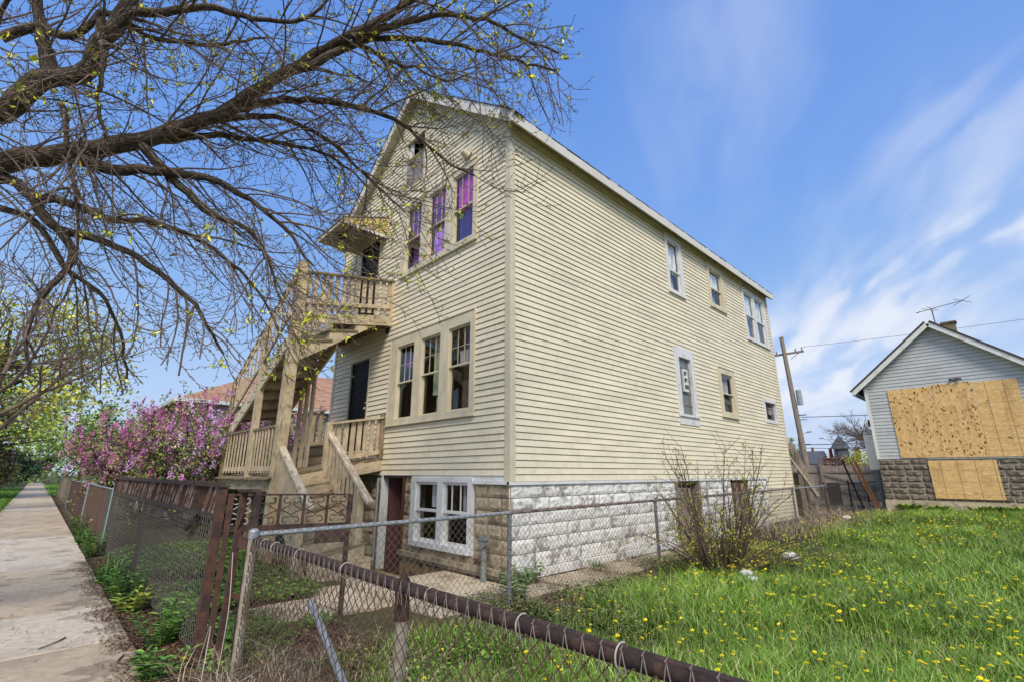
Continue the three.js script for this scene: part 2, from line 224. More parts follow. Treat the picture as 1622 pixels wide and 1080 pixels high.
// ------------------------------------------------------------------ ground
const HX = -5.74, HZ = -5.48;                                        // the near corner of the house
function gh(x, z) {
  let y = 0;
  if (x > -4.6) y += .36 * smooth(-5, -20, z) * smooth(-4.7, -3, x);
  y -= .10 * smooth(-2.6, -5.2, z) * smooth(-16, -13, x) * smooth(-4.6, -5.6, x);
  y -= .34 * smooth(-4.5, -5.1, z) * smooth(-10.0, -9.6, x) * smooth(-7.3, -8.9, x) * smooth(-6.2, -5.6, z);
  if (z > -1.5 && z < 1.6) y -= .03; 
  return y + (fbm(x * 1.3 + 50, z * 1.3 + 50, 256, 3) - .5) * .05 * (z < -1.6 || z > 1.6 ? 1 : 0);
}
{
  const line = (a, b, s) => { const o = []; for (let x = a; x < b - 1e-6; x += s) o.push(x); return o; };
  const xs = [-400, -250, -150, -100, -70, -50, -38, ...line(-30, -14, 1), ...line(-14, 2, .2), 2, 4, 8, 16, 30, 60, 120, 250, 400];
  const zs = [-500, -300, -200, -150, -110, -80, -60, -46, -36, -30, ...line(-26, -12, 1), ...line(-12, 2, .2), 2, 3, 4, 6.4, 6.5, 14.6, 14.7, 20, 40, 80, 150];
  const p = [], c = [], uv = [], idx = [];
  for (const z of zs) for (const x of xs) {
    let y = gh(x, z); if (z > 6.45 && z < 14.65) y = -.2;
    p.push(x, y, z); uv.push(x, z);
    const n = fbm(x * .9 + 90, z * .9 + 40, 256, 4), grassy = lin('#4d5a24'), dirt = lin('#7a6244'), soil = lin('#5c4a36');
    let k = x > -4.5 && z < -1.6 ? smooth(-4.5, -3.7, x + n * .6) : z > 1 ? 1 : x < -14 ? .8 : .15 + .5 * smooth(.45, .65, n);
    if (z > -1.7 && z < 1) k = .1;
    const q = z > -1.02 && z < .92 ? lin('#382c20') : mix(mix(dirt, soil, n), grassy, k); c.push(...q);
  }
  const nx = xs.length; for (let j = 0; j < zs.length - 1; j++) for (let i = 0; i < nx - 1; i++) { const a = j * nx + i; idx.push(a, a + nx, a + 1, a + 1, a + nx, a + nx + 1); }
  const g = new THREE.BufferGeometry(); g.setAttribute('position', new THREE.Float32BufferAttribute(p, 3)); g.setAttribute('color', new THREE.Float32BufferAttribute(c, 3)); g.setAttribute('uv', new THREE.Float32BufferAttribute(uv, 2)); g.setIndex(idx); g.computeVertexNormals();
  struct('ground', g, M.ground);
  struct('road', bx(-400, 400, -.16, -.1, 6.55, 14.6), M.asphalt);
  struct('kerb', bx(-400, 400, -.2, .03, 6.38, 6.54), M.concrete);
}
function slab(x0, x1, z0, z1, y, t, r, jag = 0) {                    // cast slab with slightly broken, rounded edges
  const n = 6, pts = []; const e = () => (r() - .5) * jag;
  for (let i = 0; i < n; i++) pts.push([lerp(x0, x1, i / n), z0 + e()]); for (let i = 0; i < n; i++) pts.push([x1 + e(), lerp(z0, z1, i / n)]);
  for (let i = 0; i < n; i++) pts.push([lerp(x1, x0, i / n), z1 + e()]); for (let i = 0; i < n; i++) pts.push([x0 + e(), lerp(z1, z0, i / n)]);
  const s = new THREE.Shape(pts.map(([a, b]) => new THREE.Vector2(a, -b)));
  const g = new THREE.ExtrudeGeometry(s, { depth: t, bevelEnabled: true, bevelThickness: .012, bevelSize: .012, bevelOffset: -.014, bevelSegments: 2, curveSegments: 1 });
  g.rotateX(-Math.PI / 2); g.translate(0, y - t - .012, 0); const q = g.attributes.position; const a = (r() - .5) * .012, b = (r() - .5) * .012;
  for (let i = 0; i < q.count; i++) q.setY(i, q.getY(i) + a * (q.getX(i) - x0) / 2 + b * (q.getZ(i) - z0) / 2);
  return uvm(g);
}
{
  const TONES = ['#ffffff', '#e9e2da', '#f6efe2'].map((c) => { const m = M.concrete.clone(); m.color.set(c); return m; });
  const r = rng(5), walk = sub(scene, 'sidewalk'); walk.userData.kind = 'structure';
  const X = [3, 1.1, -.8, -2.75, -4.65, -6.55, -8.3, -10.1, -12, -14, -15.9, -17.8]; for (let x = -19.7; x > -120; x -= 1.9) X.push(x);
  for (let i = 0; i < X.length - 1; i++) part(walk, 'slab', slab(X[i + 1] + .018, X[i] - .018, -.97, .86, .012, .08, r, i < 12 ? .018 : 0), TONES[Math.floor(r() * 3)]);
  const yard = sub(scene, 'yard_paving'); yard.userData.kind = 'structure';
  const P = [[-7.3, -5.75, -5.4, -4.5, -.06], [-7.3, -4.95, -4.45, -3.6, -.03], [-5.7, -4.95, -5.9, -4.5, -.05], [-5.66, -4.78, -7.2, -5.98, -.04], [-5.7, -4.84, -8.6, -7.3, -.02], [-5.6, -4.8, -10, -8.7, -.02], [-5.62, -4.85, -11.6, -10.2, -.01],
    [-8.9, -7.34, -4.45, -3.7, -.04], [-9.8, -8.94, -4.6, -3.6, -.05], [-7.3, -5.9, -3.55, -2.9, -.01], [-6.8, -5.9, -2.86, -2.1, .0]];
  for (const [a, b, c, d, y] of P) part(yard, 'slab', slab(a, b, c, d, y + .03, .1, r, .06), M.pad);
  part(yard, 'areaway_floor', bx(-9.75, -7.6, -.6, -.40, -5.45, -4.66), M.pad);
  part(yard, 'areaway_wall', bx(-9.9, -7.3, -.6, -.05, -4.66, -4.5), M.stucco);
}

// ------------------------------------------------------------------ the house
const house = thing('two_storey_house', 'cream sided two storey gabled house with purple curtains and white painted stone base', 'house');
const EXPO = .1143;
// local wall frame: x along the wall seen from outside, y up, z outwards
function wallGroup(name, side) { const g = sub(house, name); if (side === 'front') g.position.set(0, 0, HZ); else { g.rotation.y = Math.PI / 2; g.position.set(HX, 0, 0); } return g; }   // right: local x = -worldZ
function planks(parent, mat, x0, x1, y0, y1, holes, xl, xr, expo = EXPO, out = .024) {
  for (let yy = y0; yy < y1 - .01; yy += expo) {
    const top = Math.min(yy + expo + .001, y1), cuts = [[x0, x1, yy, top]];
    let segs = cuts;
    for (const [hx0, hx1, hy0, hy1] of holes) {
      const next = [];
      for (const [a, b, c, d] of segs) {
        if (hx1 <= a || hx0 >= b || hy1 <= c || hy0 >= d) { next.push([a, b, c, d]); continue; }
        if (hx0 > a) next.push([a, hx0, c, d]); if (hx1 < b) next.push([hx1, b, c, d]);
        const m0 = Math.max(a, hx0), m1 = Math.min(b, hx1); if (hy0 > c) next.push([m0, m1, c, hy0]); if (hy1 < d) next.push([m0, m1, hy1, d]);
      }
      segs = next;
    }
    const lap = expo - .010, zo = (y) => lerp(out, .008, (y - yy) / lap), n = V(0, .19, 1).normalize(), uo = rnd(0, 3), BK = -.03;
    if (yy === y0 || rnd() < .62) { let k = 0; for (let i = 1; i < segs.length; i++) if (segs[i][1] - segs[i][0] > segs[k][1] - segs[k][0]) k = i; const [a, b, c, d] = segs[k] ?? [0, 0, 0, 0]; if (b - a > 4 && c === yy) { const x = lerp(a, b, rnd(.2, .8)); segs = [...segs.slice(0, k), [a, x, c, d], [x + .002, b, c, d], ...segs.slice(k + 1)]; } }
    for (const [a, b, c, d] of segs) {
      const wob = rnd(-.001, .001), mb = new MB(), m = Math.min(d, yy + lap), L = (y) => xl ? Math.max(a, xl(y)) : a, Rr = (y) => xr ? Math.min(b, xr(y)) : b; if (Rr(c) <= L(c) + .005 && Rr(d) <= L(d) + .005) continue;
      const q = (ya, yb, za, zb, nn) => { if (yb - ya < .001 && Math.abs(za - zb) < .001) return; const a0 = L(ya), a1 = L(yb), b0 = Math.max(Rr(ya), a0), b1 = Math.max(Rr(yb), a1); mb.quad(V(a0, ya, za), V(b0, ya, za), V(b1, yb, zb), V(a1, yb, zb), nn, [a0 + uo, ya], [b0 + uo, ya], [b1 + uo, yb], [a1 + uo, yb]); };
      const ends = (ya, yb, za, zb) => { for (const [X, sg] of [[L, -1], [(y) => Math.max(Rr(y), L(y)), 1]]) mb.quad(V(X(ya), ya, BK - .004), V(X(ya), ya, za), V(X(yb), yb, zb), V(X(yb), yb, BK - .004), V(sg, 0, 0)); };
      if (m > c) { q(c, m, zo(c) + wob, zo(m), n); q(c, c, BK, zo(c) + wob, V(0, -1, 0)); q(m, m, zo(m), BK, V(0, 1, 0)); ends(c, m, zo(c), zo(m)); }
      if (d > m) { q(Math.max(c, m), d, BK, BK, V(0, 0, 1)); }
      q(c, d, BK - .006, BK - .006, V(0, 0, -1));
      if (mb.p.length) part(parent, 'siding_plank', mb.geo(), mat);
    }
  }
}
// a sash window in a wall: trim border, sashes with glass, something hung behind
function frameBoxes(x0, x1, y0, y1, w, z0, z1, sill = 0) { return [bx(x0, x0 + w, y0, y1, z0, z1), bx(x1 - w, x1, y0, y1, z0, z1), bx(x0 + w, x1 - w, y1 - w, y1, z0, z1), bx(x0 + w, x1 - w, y0, y0 + w, z0, z1 + sill)]; }
function sashWindow(wall, name, rect, panes, o) {
  const w = sub(wall, name), [x0, x1, y0, y1] = rect, tm = o.trim ?? M.trim, sm = o.sash ?? M.trim;
  const b = []; const top = panes[0][3], bot = panes[0][2], f = o.frame ?? .03;
  b.push(bx(x0, x1, top + f, y1, -.05, .042), bx(x0, x1, y0, bot - f, -.05, .05)); let cx = x0;
  for (const [a, c] of panes) { b.push(bx(cx, a - f, bot - f, top + f, -.05, .042)); cx = c + f; } b.push(bx(cx, x1, bot - f, top + f, -.05, .042));
  part(w, 'window_trim', b, tm);
  if (o.lip !== 0) part(w, 'trim_edge', [bx(x0 - .012, x1 + .012, y1, y1 + .022, -.02, .06), bx(x0 - .02, x0 - .001, y0, y1, -.02, .052), bx(x1 + .001, x1 + .02, y0, y1, -.02, .052), bx(x0 - .03, x1 + .03, y0 - .022, y0 - .001, -.02, .075)], tm);
  for (const [a, c, d, e, mid, hang] of panes) {
    const s = .034, ym = mid ?? (d + e) / 2;
    part(w, 'upper_sash', frameBoxes(a - f + .002, c + f - .002, ym - .02, e + f - .002, s, -.03, .006), sm);
    part(w, 'lower_sash', frameBoxes(a - f + .002, c + f - .002, d - f + .002, ym + .02, s, -.062, -.032), sm);
    part(w, 'pane', bx(a, c, ym, e, -.018, -.014), M.glass); part(w, 'pane', bx(a, c, d, ym, -.049, -.045), M.glass);
    if (o.muntin) { const mt = []; const gx = o.muntin[0], gy = o.muntin[1]; for (let i = 1; i < gx; i++) mt.push(bx(lerp(a, c, i / gx) - .006, lerp(a, c, i / gx) + .006, ym + .02, e, -.036, -.019)); for (let i = 1; i < gy; i++) mt.push(bx(a, c, lerp(ym, e, i / gy) - .006, lerp(ym, e, i / gy) + .006, -.034, -.020)); part(w, 'muntin', mt, sm); }
    for (const [mat, ha, hb, hy0, hy1, hz] of hang ?? []) part(w, mat === M.blind ? 'blind' : 'curtain', drape(lerp(a, c, ha), lerp(a, c, hb), lerp(d, e, hy0), lerp(d, e, hy1), hz ?? -.078), mat);
  }
  return w;
}
function drape(x0, x1, y0, y1, z) {                                  // hanging cloth with folds, a thin closed sheet
  const n = 24, mb = new MB(), f = (i) => z + Math.sin(i * 1.9 + x0 * 7) * .014 + Math.sin(i * .7) * .01;
  for (let i = 0; i < n; i++) { const a = lerp(x0, x1, i / n), b = lerp(x0, x1, (i + 1) / n), za = f(i), zb = f(i + 1), nn = V(za - zb, 0, b - a).normalize();
    mb.quad(V(a, y0, za), V(b, y0, zb), V(b, y1, zb), V(a, y1, za), nn, [a, y0], [b, y0], [b, y1], [a, y1]); mb.quad(V(b, y0, zb - .004), V(a, y0, za - .004), V(a, y1, za - .004), V(b, y1, zb - .004), nn.clone().negate(), [a, y0], [b, y0], [b, y1], [a, y1]); }
  return mb.geo();
}
const FL = -12.85, RIDGE = -9.29, EAVE = 8.33, PITCHR = .81, PEAK = EAVE + (HX - RIDGE) * PITCHR, BACK = -19.38;
const front = wallGroup('front_wall', 'front'), right = wallGroup('side_wall', 'right');
const sW = (z) => -z;                                                // side wall local x from world z
const rUF = [-9.56, -6.70, 6.12, 8.02], rLF = [-9.74, -6.68, 2.62, 4.62], dLo = [-11.84, -10.73, 2.10, 4.44], dUp = [-11.82, -10.68, 5.42, 7.74], rAt = [-9.72, -8.74, 8.5, 10.02];
const inset = (r, d = .02) => [r[0] + d, r[1] - d, r[2] + d, r[3] - d];
planks(front, M.siding, FL + .09, HX - .085, 1.56, PEAK, [rUF, rLF, dLo, dUp, rAt].map((r) => inset(r)), (y) => Math.max(FL + .09, y > EAVE ? RIDGE - (PEAK - y) / PITCHR : -99), (y) => Math.min(HX - .10, y > EAVE ? RIDGE + (PEAK - y) / PITCHR : 99));
const wA = [11.44, 12.33, 6.35, 8.11], wB = [14.04, 15.20, 6.58, 8.03], wC = [16.84, 18.94, 6.06, 7.96], wD = [11.36, 12.42, 2.79, 4.83], wE = [13.98, 15.14, 3.19, 4.66], wF = [17.49, 18.74, 3.26, 4.10];
planks(right, M.siding, -HZ + .10, -BACK - .06, 1.47, EAVE - .02, [wA, wB, wC, wD, wE, wF].map((r) => inset(r)));
planks(right, M.siding, 16.8, -BACK - .06, 1.47 - 12 * EXPO, 1.46, []);
{ // the 290 largest courses stay single pieces, the small offcuts round the openings become one part
  house.updateMatrixWorld(true); const all = []; for (const w of [front, right]) for (const m of w.children) if (m.name === 'siding_plank') { m.geometry.computeBoundingBox(); const b = m.geometry.boundingBox; all.push([(b.max.x - b.min.x) * (b.max.y - b.min.y), m]); }
  all.sort((a, b) => b[0] - a[0]); const rest = all.slice(290).map((q) => q[1]); console.log('planks', all.length);
  if (rest.length) { part(house, 'siding_offcuts', rest.map((m) => m.geometry.clone().applyMatrix4(m.matrixWorld)), M.siding, STUFF); for (const m of rest) m.parent.remove(m); }
}
// corner boards, starter strips, hidden rear and left walls
part(house, 'corner_board', [bx(HX - .10, HX + .03, 1.47, EAVE - .02, HZ - .02, HZ + .032), bx(HX - .02, HX + .028, 1.47, EAVE - .02, HZ - .10, HZ - .02)], M.trim);
part(house, 'corner_board', [bx(FL - .03, FL + .09, 1.47, EAVE - .02, HZ - .02, HZ + .032)], M.trim);
part(house, 'corner_board', [bx(HX - .03, HX + .03, .1, EAVE - .02, BACK, BACK + .07)], M.trim);
part(house, 'starter_strip', [bx(-8.6, HX + .02, 1.47, 1.555, HZ - .02, HZ + .012), bx(-9.9, -8.62, 1.555, 1.575, HZ - .02, HZ + .03), bx(HX - .02, HX + .04, 1.415, 1.465, -16.8, HZ + .05), bx(-6.66, HX + .03, 1.42, 1.468, HZ - .02, HZ + .05)], M.white);
part(house, 'rear_wall', [bx(FL, HX - .03, 0, EAVE, BACK, BACK + .12), uvm(new THREE.ExtrudeGeometry(new THREE.Shape([new THREE.Vector2(FL, EAVE), new THREE.Vector2(HX, EAVE), new THREE.Vector2(RIDGE, PEAK)]), { depth: .1, bevelEnabled: false })).translate(0, 0, BACK)], M.siding);
part(house, 'left_wall', bx(FL - .02, FL + .12, -.2, EAVE, BACK, HZ - .03), M.siding);
part(house, 'floor_slab', [bx(FL + .13, HX - .2, 1.6, 1.7, BACK + .2, HZ - .2), bx(FL + .13, HX - .2, 5.0, 5.1, BACK + .2, HZ - .2), bx(FL + .13, HX - .2, 8.2, 8.3, BACK + .2, HZ - .15)], M.woodDark);
part(house, 'partition', [bx(-12.6, -5.95, 1.75, 4.95, -9.4, -9.3), bx(-12.6, -5.95, 5.15, 8.15, -9.4, -9.3)], M.darkCloth);
{ // roof: two slopes with overhang, fascia, soffit boards, ragged shingle edge
  const OX = .27, ZF = HZ + .22, ZB = BACK + .02, roof = sub(house, 'roof');
  for (const s of [1, -1]) {
    const ex = s > 0 ? HX + OX : FL - OX, ey = EAVE - OX * PITCHR, cx = (ex + RIDGE) / 2, L = Math.hypot(ex - RIDGE, PEAK - ey);
    const up = V(s * PITCHR, 1, 0).normalize(), d = V(s, -PITCHR, 0).normalize();
    const at = (t, h, z) => V(RIDGE, PEAK, z).addScaledVector(d, t * L).addScaledVector(up, h);
    part(roof, 'roof_deck', beam(at(.5, .12, ZB).addScaledVector(d, -.05), at(.5, .12, ZF).addScaledVector(d, -.05), L - .1, .05, up), M.asphaltRoof);
    part(roof, 'rake_board', beam(at(0, .05, ZF + .012).addScaledVector(d, -.02), at(1, .05, ZF + .012), .024, .22, up), M.fascia);
    const rb = beam(at(0, .055, ZB), at(1, .055, ZB), .024, .2, up); part(roof, 'rake_board', rb, M.fascia);
    part(roof, 'eave_fascia', bx(ex - .012, ex + .012, ey - .04, ey + .19, ZB, ZF + .024), M.fascia);
    const rr = rng(31 + s);
    for (let z = ZB + .01; z < ZF; z += .305) part(roof, 'soffit_panel', beam(at(1, -.005 - rr() * .004, z).addScaledVector(d, -.02), at(1, -.005, z).addScaledVector(d, -(OX + .03) / d.x * s), .295, .012, up), M.soffit);   // under the eave
    for (let t = 0; t < L - .5; t += .305) { const a = at(t / L, -.005, HZ - .01), b = at(t / L, -.005, ZF - .002); a.addScaledVector(d, .15); b.addScaledVector(d, .15); part(roof, 'soffit_panel', beam(a, b, .295, .012, up), M.soffit); }
    const sh = []; for (let z = ZB; z < ZF; z += .16) sh.push(beam(at(1, .158, z + .08).addScaledVector(d, -.42), at(1, .152 + rr() * .006, z + .08).addScaledVector(d, -.112 + rr() * .022), .155, .012, up));
    for (let t = 0; t < L; t += .13) sh.push(beam(at(t / L, .162, ZF - .3), at(t / L, .160 + rr() * .01, ZF + .03 + rr() * .03), .128, .012, up));
    part(roof, 'shingles', sh, M.asphaltRoof, STUFF);
  }
}
// front windows
const pU = (a, b, mid, h) => [a, b, 6.28, 7.86, mid, h], pL = (a, b, mid, h) => [a, b, 2.77, 4.36, mid, h];
sashWindow(front, 'window', rUF, [pU(-9.40, -8.79, 7.05, [[M.purple, 0, 1, .45, 1], [M.plum, 0, 1, 0, .46, -.2]]), pU(-8.42, -7.82, 7.05, [[M.magenta, 0, 1, .86, 1], [M.purple, 0, 1, .4, .87], [M.violet, .12, 1, 0, .42]]), pU(-7.48, -6.85, 7.05, [[M.magenta, 0, 1, .45, 1], [M.indigo, .14, 1, 0, .47]])], { muntin: [3, 2] });
sashWindow(front, 'window', rLF, [pL(-9.40, -8.78, 3.55, [[M.purple, 0, .7, .72, .92, -.16], [M.greenCloth, .5, 1, 0, .75, -.2], [M.greenCloth, .55, 1, 0, .5, -.22]]), pL(-8.43, -7.80, 3.6, [[M.greenCloth, .2, .85, .25, 1, -.2], [M.greenCloth, .3, 1, 0, .4, -.26], [M.darkCloth, .85, 1, .45, 1, -.16]]), pL(-7.46, -6.83, 3.62, [[M.plum, 0, 1, .62, 1, -.3], [M.lace, .1, .5, .55, .75, -.2], [M.lace, .6, .9, .52, .66, -.2], [M.darkCloth, 0, 1, .05, .38, -.3]])], { muntin: [3, 2] });
// attic opening, half boarded
{ const a = sub(front, 'attic_window'), [x0, x1, y0, y1] = rAt; part(a, 'window_trim', frameBoxes(x0, x1, y0, y1, .07, -.05, .04), M.trim); part(a, 'board', bx(x0 + .072, x1 - .072, y0 + .072, y1 - .55, -.02, .0), M.boardGrey); part(a, 'shutter', bx(x0 + .1, x0 + .28, y1 - .5, y1 - .1, -.06, -.03), M.white); part(a, 'backing', bx(x0, x1, y0, y1, -.4, -.38), M.doorDark); }
// barred doors
for (const [r, nm] of [[dLo, 'front_door'], [dUp, 'front_door']]) {
  const d = sub(front, nm), [x0, x1, y0, y1] = r; part(d, 'door_frame', [bx(x0, x0 + .06, y0, y1, -.06, .035), bx(x1 - .06, x1, y0, y1, -.06, .035), bx(x0 + .06, x1 - .06, y1 - .06, y1, -.06, .035), bx(x0, x1, y0 - .03, y0, -.06, .05)], M.trim);
  part(d, 'door_leaf', bx(x0 + .062, x1 - .062, y0, y1 - .062, -.09, -.06), M.doorDark);
  part(d, 'bar_frame', frameBoxes(x0 + .064, x1 - .064, y0 + .01, y1 - .064, .045, -.03, .0), M.black);
  const n = 9; for (let i = 1; i < n; i++) { const x = lerp(x0 + .1, x1 - .1, i / n); part(d, 'bar', bx(x - .008, x + .008, y0 + .05, y1 - .1, -.024, -.008), M.black); }
  const c = (x0 + x1) / 2, orn = []; for (const yy of [y0 + .55, y0 + 1.05, y0 + 1.6]) for (const s of [-1, 1]) { const t = new THREE.TorusGeometry(.09, .008, 5, 18, 4.6); t.rotateZ(s > 0 ? .6 : 2.4); t.translate(c + s * .1, yy, -.012); orn.push(uvm(t)); } part(d, 'scroll', orn, M.black);
  const k = new THREE.SphereGeometry(.035, 12, 8); k.translate(x1 - .14, y0 + 1.02, .03); const k2 = new THREE.SphereGeometry(.024, 10, 8); k2.translate(x1 - .13, y0 + 1.16, .02); part(d, 'door_knob', [uvm(k), uvm(k2)], M.knob);
}
// side windows
const blindPane = (a, b, d, e, mid, low = .45) => [a, b, d, e, mid, [[M.blind, 0, 1, low, 1], [M.lace, 0, 1, 0, .35, -.2]]];
sashWindow(right, 'window', wA, [blindPane(11.57, 12.16, 6.48, 7.92, 7.06, .36)], { trim: M.white, sash: M.white });
sashWindow(right, 'window', wB, [blindPane(14.22, 15.0, 6.74, 7.84, 7.26, .47)], {});
sashWindow(right, 'window', wC, [blindPane(16.98, 17.76, 6.2, 7.82, 7.02, .48), blindPane(17.98, 18.78, 6.2, 7.82, 6.98, .48)], { trim: M.white, sash: M.white });
sashWindow(right, 'window', wE, [[14.2, 14.96, 3.36, 4.46, 3.9, [[M.lace, 0, 1, .5, 1, -.12]]]], {});
{ const w = sub(right, 'leaded_window'), [x0, x1, y0, y1] = wD; part(w, 'window_trim', [bx(x0, 11.58, y0, y1, -.05, .04), bx(12.24, x1, y0, y1, -.05, .04), bx(11.58, 12.24, 4.56, y1, -.05, .04), bx(11.58, 12.24, y0, 3.02, -.05, .04), bx(x0 - .02, x1 + .02, 2.99, 3.05, .04, .08)], M.white);
  part(w, 'pane', bx(11.58, 12.24, 3.02, 4.56, -.045, -.038), M.glassFrost); const l = []; for (const x of [11.72, 12.1]) l.push(bx(x - .008, x + .008, 3.05, 4.56, -.036, -.026)); for (const y of [3.3, 3.62, 3.98, 4.3]) l.push(bx(11.58, 12.24, y - .008, y + .008, -.035, -.027)); part(w, 'lead_strip', l, M.wireDark);
  part(w, 'vent_bracket', [bx(11.76, 11.80, 3.66, 4.26, -.02, .03), bx(11.8, 12.0, 4.2, 4.26, -.02, .03), bx(11.8, 12.0, 4.02, 4.08, -.02, .03), bx(11.8, 12.0, 3.84, 3.9, -.02, .03), bx(11.8, 12.0, 3.66, 3.72, -.02, .03), bx(11.98, 12.02, 3.84, 4.26, -.02, .028)], M.white); }
{ const w = sub(right, 'small_window'), [x0, x1, y0, y1] = wF; part(w, 'window_trim', frameBoxes(x0, x1, y0, y1, .12, -.05, .04), M.white); part(w, 'pane', bx(x0 + .12, x1 - .12, y0 + .12, y1 - .12, -.04, -.035), M.glass); part(w, 'screen', bx(x0 + .12, x1 - .12, y0 + .12, y1 - .12, -.12, -.1), M.darkCloth); part(w, 'vent_box', [bx(18.0, 18.4, 3.56, 3.72, -.03, .02), bx(18.0, 18.4, 3.75, 3.8, -.03, .02)], M.boardGrey); }
// stone base
function rockBlock(v) { const g = new THREE.BoxGeometry(1, 1, 1, 7, 4, 1), p = g.attributes.position; for (let i = 0; i < p.count; i++) { const x = p.getX(i), y = p.getY(i), z = p.getZ(i); if (z > 0) { const e = Math.min(.5 - Math.abs(x), (.5 - Math.abs(y)) * 1.2), k = smooth(0, .12, e); p.setZ(i, .5 - .75 * (1 - k) + k * (vnoise(x * 5 + v * 13, y * 4 + v * 7) - .5) * .8); } } const f = flat(g); f.computeVertexNormals(); return f; }
const ROCK = [0, 1, 2, 3, 4].map(rockBlock);
function blockRow(parent, x0, x1, y0, y1, mat, r, lens = [.3, .46, .6], deep = .022) {
  let x = x0; while (x < x1 - .02) { let L = lens[Math.floor(r() * lens.length)]; if (x1 - x - L < .16) L = x1 - x; const g = ROCK[Math.floor(r() * 5)].clone(); g.scale(L - .012, y1 - y0 - .012, deep); g.translate(x + L / 2, (y0 + y1) / 2, .0); const f = uvm(g), u = f.attributes.uv, o = r() * 3; for (let i = 0; i < u.count; i++) u.setX(i, u.getX(i) + o); part(parent, 'stone_block', f, mat); x += L; }
}
{
  const r = rng(21), fr = wallGroup('front_foundation', 'front'), sd = wallGroup('side_foundation', 'right');
  const rows = [-.12, .13, .36, .58, .79, 1.0, 1.21, 1.415];
  for (const b of [bx(-6.64, HX - .03, -.2, 1.47, -.3, -.02), bx(-8.87, -8.56, .28, 1.55, -.3, -.02), bx(FL + .05, -9.76, -.6, 1.55, -.3, -.02)]) part(fr, 'mortar', b, M.mortar);
  for (let i = 1; i < 7; i++) { blockRow(fr, -6.62, HX + .02, rows[i], rows[i + 1], M.stoneTan, r, [.34, .46]); blockRow(fr, -8.86, -8.57, rows[i], rows[i + 1], M.stoneTan, r, [.29]); }
  for (let y = -.4; y < 1.3; y += .24) blockRow(fr, FL + .05, -9.78, y, y + .24, M.stoneTan, r, [.3, .44, .56]);
  part(fr, 'ledge', [bx(-8.87, HX + .07, .06, .14, -.1, .09), bx(-8.87, HX + .05, -.0, .06, -.1, .05)], M.stoneTan);
  part(fr, 'stucco_base', bx(-8.87, HX + .02, -.6, -.001, -.3, .02), M.stucco); part(fr, 'stucco_base', bx(-8.56, -6.64, .141, .27, -.3, .02), M.stoneTan);
  const op = [[10.86, 12.1], [14.05, 15.3]];
  for (const b of [bx(5.50, 10.86, -.2, 1.414, -.3, -.02), bx(12.1, 14.05, -.2, 1.414, -.3, -.02), bx(15.3, 16.8, -.2, 1.414, -.3, -.02)]) part(sd, 'mortar', b, M.mortarWhite);
  for (let i = 1; i < 7; i++) for (const [a, b] of [[5.46, 10.86], [12.1, 14.05], [15.3, 16.8]]) blockRow(sd, a, b, rows[i], rows[i + 1], M.stoneWhite, r, i === 1 ? [.6, .75] : [.34, .48, .62, .8], .022);
  for (const b of [bx(5.42, 10.86, -.0, .125, -.1, .06), bx(12.1, 14.05, 0, .125, -.1, .06), bx(15.3, 16.8, 0, .125, -.1, .06)]) part(sd, 'plinth', b, M.stoneWhite); part(sd, 'stucco_base', bx(5.46, 16.8, -.4, -.002, -.2, .02), M.stucco);
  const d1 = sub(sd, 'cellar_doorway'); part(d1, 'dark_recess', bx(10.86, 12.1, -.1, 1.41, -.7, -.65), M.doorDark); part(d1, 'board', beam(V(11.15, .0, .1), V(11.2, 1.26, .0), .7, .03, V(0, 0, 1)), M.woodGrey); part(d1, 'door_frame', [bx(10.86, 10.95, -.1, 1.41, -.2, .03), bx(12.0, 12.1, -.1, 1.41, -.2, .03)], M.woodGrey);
  const d2 = sub(sd, 'cellar_doorway'); part(d2, 'dark_recess', bx(14.05, 15.3, -.1, 1.41, -.5, -.45), M.doorDark); for (let i = 0; i < 5; i++) part(d2, 'board', bx(14.07 + i * .245, 14.3 + i * .245, -.05, 1.3 + r() * .1, -.06 - r() * .02, -.03), i % 2 ? M.woodGrey : M.brownDoor);
}
